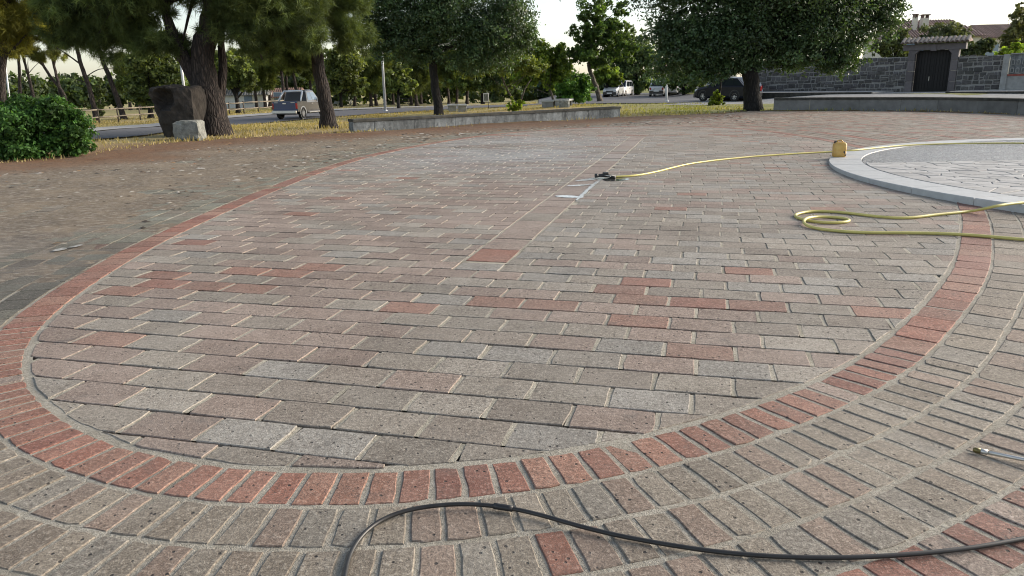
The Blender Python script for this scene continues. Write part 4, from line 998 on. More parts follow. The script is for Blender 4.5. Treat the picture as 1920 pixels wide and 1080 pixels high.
def car(name, label, loc, az, L=3.7, W=1.62, H=1.5, belt=.95, hood=.98, r=.30, wb=2.35, paint_='paint_white', lower='paint_grille', cab=(-1.78, .95, -1.60, .30), group=None, bump_dark=True):
    c = empty(name, loc, -az, label, 'car', group); hw = W / 2; y0, y1 = -L / 2, L / 2
    v, f = loft([(y0, hw * .86, hw * .90, hw * .84, .34, .45, belt * .9, belt * .95), (y0 + .12, hw * .94, hw * .985, hw * .93, .22, .36, belt * .93, belt), (-.4, hw * .95, hw, hw * .96, .20, .34, belt * .92, belt), (cab[1], hw * .95, hw, hw * .94, .20, .34, hood * .88, hood), (y1 - .35, hw * .92, hw * .96, hw * .84, .20, .34, hood * .72, hood * .88), (y1, hw * .80, hw * .84, hw * .72, .30, .40, hood * .60, hood * .68)])
    MB().add(v, f).build('body', MAT[paint_], c, False)
    a0, a1, t0, t1 = cab; bw, tw = hw * .95, hw * .76; bz, tz = belt - .02, H
    base = [(-bw, a0, bz), (bw, a0, bz), (bw, a1, bz + (hood - belt)), (-bw, a1, bz + (hood - belt))]; top = [(-tw, t0, tz - .05), (tw, t0, tz - .05), (tw, t1, tz), (-tw, t1, tz)]
    ru = [(-tw * .8, t0 + .15, tz + .03), (tw * .8, t0 + .15, tz + .03), (tw * .8, t1 - .1, tz + .045), (-tw * .8, t1 - .1, tz + .045)]
    MB().add(base + top + ru, [(0, 1, 5, 4), (1, 2, 6, 5), (2, 3, 7, 6), (3, 0, 4, 7), (4, 5, 9, 8), (5, 6, 10, 9), (6, 7, 11, 10), (7, 4, 8, 11), (8, 9, 10, 11)]).build('cabin', MAT[paint_], c)
    B, T_ = base, top
    panel('rear_window', (B[0], B[1], T_[1], T_[0]), (.10, .90, .16, .90), .010, 'car_glass', c); panel('windscreen', (B[2], B[3], T_[3], T_[2]), (.06, .94, .08, .94), .010, 'car_glass', c)
    for cr in ((B[1], B[2], T_[2], T_[1]), (B[3], B[0], T_[0], T_[3])):
        for u0, u1 in ((.05, .24), (.27, .56), (.59, .93)):
            if cr[0] == B[3]: u0, u1 = 1 - u1, 1 - u0
            panel('side_window', cr, (u0, u1, .14, .88), .010, 'car_glass', c)
    dk = lower if bump_dark else paint_
    MB().box((-hw * .93, y0 - .06, .30), (hw * .93, y0 + .04, .60), bev=.03).build('rear_bumper', MAT[dk], c); MB().box((-hw * .88, y1 - .10, .24), (hw * .88, y1 + .07, .52), bev=.03).build('front_bumper', MAT[dk], c)
    MB().box((-.27, y0 - .075, .50), (.27, y0 - .062, .62)).build('number_plate', MAT['plate'], c); MB().box((-.27, y1 + .072, .34), (.27, y1 + .085, .46)).build('number_plate', MAT['plate'], c)
    MB().box((-hw * .5, y1 - .02, .54), (hw * .5, y1 + .03, .64), bev=.01).build('grille', MAT['black_plastic'], c)
    for s in (-1, 1):
        MB().box((s * hw * .80 - .09, y0 - .02, .66), (s * hw * .80 + .09, y0 + .09, belt * .96), bev=.02).build('tail_light', MAT['lamp_red'], c); MB().box((s * hw * .68 - .16, y1 - .16, hood * .62), (s * hw * .68 + .16, y1 - .02, hood * .78), bev=.03).build('headlight', MAT['lamp_clear'], c)
        MB().box((s * hw * 1.09 - .09, a1 - .55, belt + .06), (s * hw * 1.09 + .09, a1 - .44, belt + .20), bev=.03).build('wing_mirror', MAT['black_plastic'], c)
        MB().box((s * hw - .012, -.25, belt * .80), (s * hw + .014, -.08, belt * .84)).build('door_handle', MAT['black_plastic'], c)
        for yy in (wb / 2, -wb / 2): arch(c, s * hw * .975, yy, r); wheel(c, s * (hw - .085), yy, r, .19)
    return c
def gpos(px, py): p = ground(px, py); return (p.x, p.y, p.z + .05)
car('hatchback', 'white hatchback seen from behind with black rear bumper', gpos(1236, 181.2), R(21), H=1.52, L=3.55, W=1.60, cab=(-1.68, .75, -1.50, .15))
car('hatchback', 'white car parked behind the white hatchback with black bumper', gpos(1262, 178), R(24), L=4.2, H=1.62, W=1.72, cab=(-1.95, .95, -1.7, .2), bump_dark=False)
car('hatchback', 'silver grey car facing the camera beside a white minivan', gpos(1150, 182.0), R(200), L=3.9, H=1.48, W=1.66, paint_='paint_silver', cab=(-1.8, .9, -1.55, .1))
car('minivan', 'white minivan behind the silver grey front-facing car', gpos(1166, 180.2), R(206), L=4.1, H=1.66, W=1.70, cab=(-1.95, 1.05, -1.8, .35), bump_dark=False)
car('crossover', 'black crossover parked on the road behind the oak trunk', gpos(1362, 191.0), R(-36), L=4.35, W=1.80, H=1.50, belt=1.0, hood=1.02, r=.345, wb=2.62, paint_='paint_black', cab=(-2.0, 1.0, -1.35, .1))
car('hatchback', 'white car mostly hidden behind the black crossover', gpos(1372, 186.0), R(-40), L=4.0, H=1.50, W=1.70, bump_dark=False, cab=(-1.9, .9, -1.6, .2))
car('hatchback', 'tiny far white car beyond the twin-stemmed tree', gpos(992, 181.8), R(185), L=4.2, W=1.75, H=1.6, cab=(-1.9, 1.0, -1.6, .2), bump_dark=False)
car('van', 'far white van among the trees across the road', gpos(644, 198.2), R(10), L=4.8, W=1.85, H=2.0, belt=1.1, hood=1.1, cab=(-2.35, 1.5, -2.3, 1.0), bump_dark=False)
# pickup
pk_p = gpos(538, 225.0); pk = empty('pickup_truck', (pk_p[0] + .55, pk_p[1] + 2.0, pk_p[2]), -R(11), 'grey double cab pickup with blue sky reflection painted on its tailgate, on the road, behind leaning pine', 'pickup')
hw = .89
v, f = loft([(-2.45, hw * .95, hw, hw * .99, .52, .60, 1.06, 1.12), (-1.05, hw * .95, hw, hw * .99, .48, .58, 1.06, 1.12)])
bed = MB()
for s in (-1, 1): bed.box((s * hw - .05 if s > 0 else -hw, -2.45, .50), (hw if s > 0 else -hw + .05, -1.0, 1.14))
bed.box((-hw + .052, -2.45, .60), (hw - .052, -1.0, .66)).box((-hw + .052, -1.06, .662), (hw - .052, -1.0, 1.13)); bed.build('load_bed', MAT['paint_truck'], pk)
tg = MB().box((-hw + .03, -2.53, .54), (hw - .03, -2.455, 1.16), bev=.02).build('tailgate', MAT['paint_sky_reflection'], pk)
MB().box((-.12, -2.56, .99), (.12, -2.532, 1.07), bev=.008).build('handle', MAT['steel'], tg); MB().box((-.72, -2.540, 1.07), (-.46, -2.532, 1.10)).build('badge', MAT['steel'], tg); MB().box((.46, -2.540, 1.07), (.74, -2.532, 1.10)).build('badge', MAT['steel'], tg)
v, f = loft([(-1.0, hw * .95, hw, hw * .97, .42, .56, 1.06, 1.16), (.85, hw * .95, hw, hw * .96, .42, .56, 1.06, 1.16), (1.0, hw * .95, hw, hw * .93, .42, .56, 1.02, 1.12), (2.1, hw * .93, hw * .97, hw * .84, .44, .56, .92, 1.04), (2.5, hw * .82, hw * .86, hw * .72, .50, .58, .84, .92)])
MB().add(v, f).build('body', MAT['paint_truck'], pk)
bw, tw = hw * .95, hw * .80; B = [(-bw, -.92, 1.14), (bw, -.92, 1.14), (bw, 1.05, 1.14), (-bw, 1.05, 1.14)]; T_ = [(-tw, -.72, 1.76), (tw, -.72, 1.76), (tw, .35, 1.80), (-tw, .35, 1.80)]
MB().add(B + T_ + [(-tw * .85, -.65, 1.82), (tw * .85, -.65, 1.82), (tw * .85, .25, 1.85), (-tw * .85, .25, 1.85)], [(0, 1, 5, 4), (1, 2, 6, 5), (2, 3, 7, 6), (3, 0, 4, 7), (4, 5, 9, 8), (5, 6, 10, 9), (6, 7, 11, 10), (7, 4, 8, 11), (8, 9, 10, 11)]).build('cabin', MAT['paint_truck'], pk)
MB().box((-tw * .84, -.66, 1.845), (tw * .84, .24, 1.868), bev=.008).build('roof_panel', MAT['paint_silver'], pk)
MB().box((-hw * .985, -1.0, .5), (hw * .985, -.985, 1.12)).build('cab_gap', MAT['black_plastic'], pk)
panel('rear_window', (B[0], B[1], T_[1], T_[0]), (.03, .97, .02, .95), .012, 'black_plastic', pk); panel('windscreen', (B[2], B[3], T_[3], T_[2]), (.06, .94, .08, .94), .01, 'car_glass', pk)
for cr in ((B[1], B[2], T_[2], T_[1]), (B[3], B[0], T_[0], T_[3])):
    for u0, u1 in ((.08, .42), (.46, .90)):
        if cr[0] == B[3]: u0, u1 = 1 - u1, 1 - u0
        panel('side_window', cr, (u0, u1, .10, .88), .01, 'window_glass', pk)
for s in (-1, 1):
    MB().tube([(s * .80, -1.75, 1.15), (s * .74, -1.45, 1.50), (s * .66, -1.15, 1.78)], .06, 8).build('roll_bar', MAT['paint_silver'], pk, True)
    MB().box((s * hw * .93 - .05, -2.55, .68), (s * hw * .93 + .055, -2.44, 1.04), bev=.015).build('tail_light', MAT['lamp_red'], pk); MB().box((s * hw * .7 - .15, 2.36, .74), (s * hw * .7 + .15, 2.50, .88), bev=.02).build('headlight', MAT['lamp_clear'], pk)
    MB().box((s * 1.0 - .1, .72, 1.16), (s * 1.0 + .1, .84, 1.40), bev=.03).build('wing_mirror', MAT['paint_silver'], pk)
    for yy in (-.35, .62): MB().box((s * hw - .01, yy, .96), (s * hw + .025, yy + .2, 1.0)).build('door_handle', MAT['steel'], pk)
    MB().box((s * hw - .06, -.95, .38), (s * hw + .10, 1.0, .44), bev=.015).build('side_step', MAT['steel'], pk)
    for yy in (-1.65, 1.55): arch(pk, s * hw * .985, yy, .38, 'paint_silver'); wheel(pk, s * (hw - .10), yy, .38, .25)
MB().tube([(-.67, -1.13, 1.79), (.67, -1.13, 1.79)], .06, 8).build('roll_bar', MAT['paint_silver'], pk, True)
MB().box((-hw * .97, -2.72, .38), (hw * .97, -2.54, .58), bev=.03).build('rear_bumper', MAT['steel'], pk); MB().box((-.27, -2.715, .43), (.27, -2.703, .54)).build('number_plate', MAT['plate'], pk)
MB().box((-hw * .9, 2.44, .40), (hw * .9, 2.62, .66), bev=.04).build('front_bumper', MAT['paint_truck'], pk); MB().box((-.6, -2.3, .30), (.6, 2.2, .44)).build('chassis', MAT['black_plastic'], pk); MB().tube([(-.75, -1.65, .38), (.75, -1.65, .38)], .09, 8).build('axle', MAT['black_plastic'], pk)

# ------------------------------------------------------------------ hoses and cleaning gear
def hose(name, label, pts, rad, mat, zoff=None):
    P = []
    for q in pts:
        z = q[2] if len(q) > 2 else 0.0; p = flat(q[0], q[1], z + rad); P.append((p[0], p[1], z + rad))
    P = resample(P, rad * 2.2, False); ker = np.array([1, 2, 3, 2, 1]) / 9.0
    for _ in range(3): P[2:-2] = np.stack([np.convolve(P[:, j], ker, 'valid') for j in range(3)], 1)
    r_ = MB().tube([tuple(p) for p in P], rad, 10).build(name, MAT[mat], None, True); return tag(r_, label, 'hose'), P
hb, P = hose('hose', 'thin black rubber hose curving across the near bricks', [(640, 1130), (646, 1085), (655, 1042), (680, 1002), (720, 972, .004), (780, 953, .01), (860, 945, .015), (930, 949, .012), (1000, 962, .01), (1100, 990, .008), (1200, 1012, .005), (1350, 1035, .003), (1500, 1045, .003), (1650, 1043, .003), (1800, 1030, .003), (1920, 1010, .003), (2100, 975, .003)], .0085, 'hose_black')
k = int(np.argmin(np.abs(np.array([proj(*p)[0] for p in P]) - 945) + 0.5 * np.abs(np.array([proj(*p)[1] for p in P]) - 951)))
MB().tube([tuple(p) for p in P[k - 2:k + 3]], .0125, 10).build('coupling', MAT['black_plastic'], hb, True)
plz = lambda px, py: float(zp(flat(px, py, .1)[1]))
hy, P = hose('hose', 'yellow garden hose running from spray gun behind the jerrycan', [(1152, 331.5), (1190, 329), (1230, 322), (1300, 306), (1400, 294.5), (1500, 287.5), (1560, 284.5, .0), (1598, 282, .03), (1640, 277.5, plz(1640, 277)), (1690, 273, plz(1690, 273)), (1760, 270, plz(1760, 270)), (1850, 268.5, plz(1850, 268)), (1920, 268.5, plz(1920, 268)), (2080, 271, plz(2000, 271))], .0165, 'hose_yellow')
g0 = Vector(P[0]); gd = Vector((-1, -.25, 0)).normalized(); gun = empty('spray_gun', (g0.x, g0.y, .0), math.atan2(gd.y, gd.x), 'small black spray gun lying on wet bricks at hose end', 'spray gun')
MB().tube([(-.02, 0, .02), (.10, 0, .035), (.20, 0, .05), (.30, 0, .05)], [.022, .026, .03, .024], 10).build('barrel', MAT['black_plastic'], gun, True)
MB().tube([(.30, 0, .05), (.345, 0, .05)], [.034, .036], 10).build('nozzle', MAT['black_plastic'], gun, True)
MB().tube([(.12, 0, .04), (.09, .08, .03), (.05, .15, .025)], [.024, .022, .02], 8).build('grip', MAT['black_plastic'], gun, True)
MB().tube([(.19, .01, .05), (.16, .07, .05), (.12, .13, .045)], [.009, .008, .008], 6).build('trigger', MAT['steel'], gun, True)
MB().box((.11, -.05, .055), (.2, .03, .10), bev=.01).build('valve', MAT['black_plastic'], gun)
za = plz(1879, 384)
hose('hose', 'yellow garden hose looped on the bricks near the platform edge', [(2080, 372, za), (1960, 377, za), (1920, 379.5, za), (1885, 383.5, za), (1862, 387.5, za * .9), (1840, 392.5, .04), (1824, 395.5), (1790, 399), (1755, 402.5), (1709, 408), (1675, 408.5), (1629, 404), (1572, 397.5), (1526, 396), (1498, 400), (1490, 404.5), (1501, 410), (1526, 415.5), (1560, 418), (1588, 416), (1594.5, 412.5), (1583, 409), (1560, 407), (1526, 406.7, .012), (1510, 410.5, .03), (1506, 417.5, .015), (1521, 426), (1560, 432), (1617, 436), (1686, 436.5), (1755, 437.5), (1824, 441), (1920, 449), (2100, 462)], .0165, 'hose_yellow')
jp = flat(1575.5, 293.5, .055); zj = float(zp(jp[1])) + .001; jc = empty('jerrycan', (jp[0], jp[1] + .07, zj), R(-8), 'yellow orange plastic jerrycan standing on the white kerb', 'jerrycan')
def rr_loop(w_, d_, r_, n_=4):
    out = []
    for sx, sy, a0 in ((1, 1, 0), (-1, 1, 90), (-1, -1, 180), (1, -1, 270)):
        for i in range(n_ + 1): a = R(a0 + 90 * i / n_); out.append((sx * (w_ - r_) + r_ * math.cos(a), sy * (d_ - r_) + r_ * math.sin(a)))
    return out
lv = [(0.0, .106, .078), (.012, .118, .092), (.10, .120, .094), (.11, .116, .090), (.125, .120, .094), (.235, .119, .093), (.265, .108, .082), (.285, .085, .060), (.290, .04, .035)]; v = []; f = []
for z, a, b_ in lv: v += [(p[0], p[1], z) for p in rr_loop(a, b_, min(a, b_) * .45)]
n_ = 20
for i in range(len(lv) - 1):
    for j in range(n_): j2 = (j + 1) % n_; f.append((i * n_ + j, i * n_ + j2, (i + 1) * n_ + j2, (i + 1) * n_ + j))
f += [tuple(range(n_))[::-1], tuple(range((len(lv) - 1) * n_, len(lv) * n_))]
MB().add(v, f).build('body', MAT['can_plastic'], jc, True)
MB().tube([(-.055, 0, .275), (-.05, 0, .315), (.02, 0, .322), (.055, 0, .285)], .013, 8).build('handle', MAT['can_plastic'], jc, True)
MB().tube([(-.085, 0, .265), (-.087, 0, .305)], .026, 12).build('cap', MAT['black_plastic'], jc, True)
for (x, z, r_) in ((.07, .10, .018), (.085, .075, .012), (.095, .04, .016)): MB().tube([(x, -.0955, z), (x, -.093, z)], r_, 7).build('stain', MAT['black_plastic'], jc)
l0 = flat(1826, 844, .01); l1 = flat(1925, 862, .02); l2 = flat(2090, 893, .03); ln = empty('spray_lance', (l0[0], l0[1], 0), 0, 'thin steel spray lance with dark brass tip at right edge', 'spray lance')
e1 = Vector((l1[0] - l0[0], l1[1] - l0[1], .006)); e2 = Vector((l2[0] - l0[0], l2[1] - l0[1], .012)); b0_ = Vector((0, 0, .012))
MB().tube([b0_ + e1 * .18, b0_ + e1, b0_ + e2], .0085, 10).build('tube', MAT['steel'], ln, True)
MB().tube([b0_ + e1 * .10, b0_ + e1 * .27], .0115, 10).build('collar', MAT['steel'], ln, True)
simple('brass', (.16, .13, .05), .4, .6); MB().tube([b0_ - e1 * .02, b0_ + e1 * .03, b0_ + e1 * .13], [.0085, .0125, .0125], 10).build('tip', MAT['brass'], ln, True)
# water left on the bricks
def sheet(name, px, mat, z=.0045, wob=.03):
    P = np.array([flat(*q, z) for q in px]); P = resample([tuple(p) for p in P], .05); c = P.mean(0)
    V = [(float(p[0] + wob * (vnoise(p[0], p[1], .08) - .5)), float(p[1] + wob * (vnoise(p[0] + 5, p[1], .08) - .5)), z) for p in P]
    o = MB().add(V, [tuple(range(len(V)))]).build(name, MAT[mat]); return tag(o, kind='structure')
sheet('water', [(1078, 339), (1100, 335), (1128, 330.5), (1136, 332), (1125, 335.5), (1095, 339)], 'foam_sky_water')
sheet('water', [(1127, 333), (1132, 334), (1112, 350), (1088, 372), (1081, 373), (1104, 350)], 'foam_sky_water', .0065)
sheet('water', [(1062, 348.5), (1085, 346), (1112, 345.5), (1085, 348.5)], 'foam_sky_water', .0055)
sheet('water', [(1040, 367.5), (1062, 366), (1092, 368.5), (1086, 371), (1058, 370)], 'foam_sky_water', .0055)
sheet('water', [(1133, 334), (1165, 333), (1180, 336), (1160, 339), (1136, 339)], 'water', .0055)
sheet('water', [(97, 470), (112, 465), (124, 464), (120, 468), (106, 471)], 'foam_sky_water', .014, .03)
sheet('water', [(126, 463.5), (140, 460.5), (156, 458), (148, 461.5), (134, 464)], 'foam_sky_water', .014, .03)
# ------------------------------------------------------------------ trees and plants
def unit(v): return v / np.maximum(np.linalg.norm(v, axis=1), 1e-9)[:, None]
def sample_crown(ells, n, rng, lump=(.30, .50), nsub=14, shell=.55, gap=0.0, spray=24):
    """ells: world ellipsoids (c, r). Each is broken into lumps; leaves sit in the lumps' outer shells."""
    subs = []
    for c, r in ells:
        k = nsub
        d = unit(rng.normal(size=(k, 3))); rad = rng.uniform(.30, .82, k)[:, None]
        cc = np.array(c) + d * rad * np.array(r); rr = np.array(r)[None] * rng.uniform(*lump, k)[:, None]
        keep = rng.random(k) > gap
        for a, b in zip(cc[keep], rr[keep]): subs.append((a, b, rng.uniform(.62, 1.35)))
    w_ = np.array([np.prod(b) ** (2 / 3) for _, b, _ in subs]); w_ /= w_.sum()
    m_ = max(n // spray, 24); pk_ = rng.choice(len(subs), m_, p=w_)                     # twigs: leaves gather in small sprays
    d = unit(rng.normal(size=(m_, 3))); rad = 1 - shell * rng.random(m_) ** 1.6
    A = np.array([s[0] for s in subs])[pk_]; B = np.array([s[1] for s in subs])[pk_]; T_ = np.array([s[2] for s in subs])[pk_] * rng.uniform(.62, 1.38, m_)
    Q = A + d * rad[:, None] * B; which = rng.integers(0, m_, n); spread = (B.mean(1) * rng.uniform(.11, .27, m_))[which][:, None]
    P = Q[which] + rng.normal(size=(n, 3)) * spread * np.array([1, 1, .75]); r2 = rad[which]
    dd = unit(P - A[which] + 1e-6)
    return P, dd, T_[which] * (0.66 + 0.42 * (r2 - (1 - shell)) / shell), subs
def leaf_mesh(name, P, D, tint, size, mat, parent, rng, aspect=.5, tcol=((.8, .8, .8), (1.2, 1.15, 1.0)), droop=.25):
    n = len(P); nrm = unit(D * .7 + rng.normal(size=(n, 3)) * .75 + np.array([0, 0, .35])); a = unit(np.cross(nrm, rng.normal(size=(n, 3)))); a[:, 2] -= droop; a = unit(a); b = np.cross(nrm, a)
    L = size * rng.uniform(.65, 1.35, n)[:, None]; W = L * aspect
    V = np.empty((n, 4, 3)); V[:, 0] = P - a * L * .5; V[:, 1] = P + b * W * .5 + nrm * L * .08; V[:, 2] = P + a * L * .5; V[:, 3] = P - b * W * .5 + nrm * L * .08
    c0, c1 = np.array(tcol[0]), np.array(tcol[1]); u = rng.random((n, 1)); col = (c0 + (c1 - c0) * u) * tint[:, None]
    return mesh_np(name, V.reshape(-1, 3), np.arange(4 * n).reshape(n, 4), MAT[mat], parent, tint=np.repeat(col, 4, 0))
def needle_mesh(name, P, D, tint, size, mat, parent, rng, per=7, width=.09, tcol=((.75, .8, .75), (1.2, 1.15, .9))):
    n = len(P); k = n * per; d = unit(np.repeat(D, per, 0) * .5 + rng.normal(size=(k, 3)) * .75 + np.array([0, 0, -.05])); base = np.repeat(P, per, 0) + rng.normal(size=(k, 3)) * size * .12
    L = size * rng.uniform(.7, 1.3, k)[:, None]; s = unit(np.cross(d, rng.normal(size=(k, 3)))) * size * width
    V = np.empty((k, 3, 3)); V[:, 0] = base - s * .5; V[:, 1] = base + s * .5; V[:, 2] = base + d * L
    c0, c1 = np.array(tcol[0]), np.array(tcol[1]); u = rng.random((n, 1)); col = (c0 + (c1 - c0) * u) * tint[:, None]; col = np.repeat(col, per, 0)
    return mesh_np(name, V.reshape(-1, 3), np.arange(3 * k).reshape(k, 3), MAT[mat], parent, tint=np.repeat(col, 3, 0))
_seed = [100]
def tree(name, label, trunk_px, ells_px, Y=None, r=(.3, .16), leaf='holm_oak_leaf', kind='leaf', n=8000, size=.16, bark='oak_bark', limbs=10, cat='tree', group=None, depth=.8,
         lump=(.30, .5), nsub=14, gap=0.0, extra=(), tcol=None, aspect=.5, shell=.55, base_z=None, flare=1.35, sides=9, width=.09, per=7, spray=24):
    _seed[0] += 1; rng = np.random.default_rng(_seed[0]); random.seed(_seed[0])
    if trunk_px: b = ground(*trunk_px[0]) if Y is None else None
    if Y is None: Y = b.y
    if trunk_px and b is None or not trunk_px:
        q = at(*(trunk_px[0] if trunk_px else ells_px[0][:2]), Y); b = Vector((q.x, Y, base_z if base_z is not None else float(lay(q.x, Y))))
    root = empty(name, b, label=label, cat=cat, group=group)
    ells = []
    for e in ells_px:
        px, py, rx, ry = e[:4]; dy = e[4] if len(e) > 4 else 0.0; c = at(px, py, Y + dy); rw = rx / FPX * (Y + dy); rh = ry / FPX * (Y + dy); ells.append((np.array(c - b), np.array([rw, max(rw, rh) * depth if rw < 6 else rw * depth * .7, rh])))
    P, D, T_, subs = sample_crown(ells, n, rng, lump, nsub, shell, gap, spray)
    gz = lay(P[:, 0] + b.x, P[:, 1] + b.y) + .06 - b.z; P[:, 2] = np.maximum(P[:, 2], gz)
    kw = {'tcol': tcol} if tcol else {}
    if trunk_px:
        path = [Vector((0, 0, -.15))] + [at(px, py, Y) - b for px, py in trunk_px[1:]]
        pp = resample([tuple(p) for p in path], .35, False); m_ = len(pp); rad = [r[0] + (r[1] - r[0]) * (i / max(m_ - 1, 1)) ** .8 for i in range(m_)]
        for i in range(m_):
            if pp[i][2] < .7: rad[i] *= 1 + (flare - 1) * max(0, 1 - pp[i][2] / .7) ** 1.6
        pp[1:] += rng.normal(size=pp[1:].shape) * r[0] * .06
        mb = MB().tube([tuple(p) for p in pp], rad, sides, rough=.16); mb.build('trunk', MAT[bark], root, True)
        br = MB()
        for ex in extra:
            pth = resample([tuple(at(px, py, Y + (ex[3] if len(ex) > 3 else 0)) - b) for px, py in ex[0]], .3, False); k = len(pth); br.tube([tuple(p) for p in pth], [ex[1] + (ex[2] - ex[1]) * i / max(k - 1, 1) for i in range(k)], 8, rough=.15)
        low = [s_ for s_ in subs]; random.shuffle(low); top = Vector(pp[-1])
        for s_ in low[:limbs]:
            t_ = random.uniform(.55, 1.0); st = Vector(pp[int((m_ - 1) * t_)]); en = Vector(s_[0]); md = st.lerp(en, .5) + Vector((random.uniform(-.3, .3), random.uniform(-.3, .3), random.uniform(-.1, .5))) * (en - st).length * .18
            pth = resample([tuple(st), tuple(md), tuple(en)], .5, False); k = len(pth); r0_ = r[1] * random.uniform(.4, .7); br.tube([tuple(p) for p in pth], [max(r0_ * (1 - .8 * i / max(k - 1, 1)), .012) for i in range(k)], 6, rough=.15)
        if br.n: br.build('limbs', MAT[bark], root, True)
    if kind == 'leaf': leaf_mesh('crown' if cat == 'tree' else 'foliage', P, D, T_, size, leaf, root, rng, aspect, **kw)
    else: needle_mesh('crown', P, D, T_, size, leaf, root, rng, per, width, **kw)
    return root
# the big trees round the plaza
tree('pine_tree', 'large forked pine with thick ridged trunk beside the carved block', [(402, 256), (402, 225), (392, 180), (383, 140), (380, 100), (392, 60), (398, 10), (396, -120), (390, -260)],
     [(300, -40, 150, 105), (410, -120, 260, 150), (500, -20, 120, 105), (210, 0, 110, 90), (560, 40, 70, 60), (450, 45, 70, 60), (270, 62, 90, 50), (130, 20, 80, 55), (330, 92, 45, 30), (190, 62, 70, 40), (480, 95, 45, 35)], Y=26.6, r=(.50, .20), leaf='pine_needle', kind='needle', n=38000, size=.25, bark='pine_bark', limbs=22, depth=.75,
     extra=[([(385, 185), (362, 140), (338, 95), (318, 50), (300, -20)], .30, .12), ([(384, 150), (392, 100), (410, 50), (440, 0)], .22, .08, .3), ([(410, 190), (418, 130), (414, 70), (425, 10)], .2, .07, .6)], base_z=-.02, flare=1.3, sides=16, nsub=16, per=8, width=.075, lump=(.28, .46))
tree('pine_tree', 'leaning dark pine between the pickup and the low wall', [(618, 244), (614, 215), (604, 165), (596, 120), (590, 80), (584, 30), (578, -60), (574, -200)],
     [(600, -40, 110, 80), (545, 30, 65, 60), (640, 25, 70, 60), (590, -140, 160, 90), (510, 85, 55, 40), (560, 95, 40, 35), (655, 75, 40, 35)], Y=29.8, r=(.29, .15), leaf='pine_needle', kind='needle', n=23000, size=.25, bark='pine_bark', limbs=16, base_z=-.02, sides=12, per=8, width=.075)
tree('holm_oak', 'dense dark holm oak behind the low wall, left of centre', [(823, 217), (821, 195), (815, 160), (812, 125), (815, 70), (820, 0)],
     [(760, 40, 90, 65), (870, 20, 110, 80), (830, -80, 190, 100), (715, 20, 58, 65), (925, 70, 72, 62), (735, 88, 45, 38), (800, 85, 60, 38), (890, 108, 62, 36), (960, 30, 50, 65), (690, 70, 30, 32), (900, 60, 70, 50), (985, 70, 26, 34)], r=(.33, .22), n=150000, size=.165, limbs=16, depth=.8, nsub=20, flare=1.25)
tree('holm_oak', 'huge dark holm oak before the crossover and stone wall', [(1413, 207), (1411, 190), (1409, 160), (1405, 125), (1400, 80), (1395, 0)],
     [(1290, 20, 90, 80), (1260, 75, 62, 60), (1420, -60, 250, 110), (1330, 90, 80, 58), (1400, 50, 100, 72), (1510, 45, 110, 70), (1590, 40, 85, 78), (1640, 5, 55, 55), (1560, 108, 72, 34), (1290, 125, 70, 36), (1470, 95, 70, 36), (1380, 118, 60, 26)], r=(.43, .30), n=140000, size=.155, limbs=18, depth=.7, nsub=20, flare=1.22, sides=12)
tree('robinia', 'airy light green tree with slim bent trunk right of centre', [(1126, 191), (1119, 165), (1109, 140), (1104, 118), (1112, 70), (1118, 20)],
     [(1124, 26, 44, 34), (1102, 64, 44, 30), (1150, 58, 44, 34), (1116, 102, 58, 26), (1164, 98, 38, 32), (1084, 98, 28, 20), (1162, 18, 22, 18), (1125, 70, 40, 30)], r=(.22, .10), leaf='light_leaf', n=36000, size=.21, spray=16, bark='pale_bark', limbs=24, nsub=26, lump=(.15, .30), gap=.12, tcol=((.55, .65, .6), (1.0, 1.0, .8)))
tree('young_tree', 'young tree with two diverging thin pale stems behind the low wall', [(966, 206), (960, 185), (948, 162), (940, 142)],
     [(900, 122, 48, 26), (935, 110, 42, 30), (985, 118, 38, 24), (1000, 132, 26, 18)], r=(.075, .05), leaf='wood_leaf', n=7000, size=.22, bark='pale_bark', limbs=6, extra=[([(972, 205), (978, 185), (985, 165), (996, 148)], .07, .04)], tcol=((.9, .85, .6), (1.7, 1.5, .8)))
tree('sucker_shoots', 'yellow green shoots round the foot of the twin-stemmed tree', None, [(966, 194, 17, 13), (958, 200, 10, 8), (978, 199, 10, 8)], Y=40.5, leaf='light_leaf', n=1600, size=.16, cat='shrub', tcol=((1.2, 1.1, .7), (2.4, 2.0, 1.0)))
tree('round_shrub', 'round bright green shrub beside the stone benches', None, [(1080, 163, 30, 24), (1056, 172, 18, 17), (1098, 170, 18, 20), (1078, 180, 34, 12)], Y=56, leaf='shrub_leaf', n=7000, size=.22, cat='shrub', tcol=((.8, .9, .8), (2.2, 1.9, 1.1)))
tree('sapling', 'young sapling with bushy yellow green base before the black crossover', [(1349, 199), (1350, 170), (1353, 145), (1358, 120)], [(1342, 185, 14, 13), (1336, 192, 10, 8), (1352, 190, 9, 9), (1345, 176, 8, 7)], r=(.07, .05), leaf='light_leaf', n=1900, size=.15, bark='oak_bark', limbs=0, tcol=((.9, .8, .5), (1.9, 1.6, .8)), flare=1.0)
# hedge
tree('hedge_bush', 'large dark green leafy bush at the left edge', None, [(60, 236, 95, 62), (128, 246, 48, 52), (-20, 234, 90, 66), (-90, 240, 80, 64), (90, 212, 62, 38), (30, 270, 110, 32), (140, 275, 40, 24), (25, 225, 70, 44), (150, 238, 26, 44)], Y=18.6, leaf='shrub_leaf', n=64000, size=.085, cat='hedge', aspect=.55, depth=.75, nsub=26, tcol=((.7, .8, .7), (1.5, 1.4, 1.1)), lump=(.22, .38), shell=.4, base_z=0.0, spray=9)
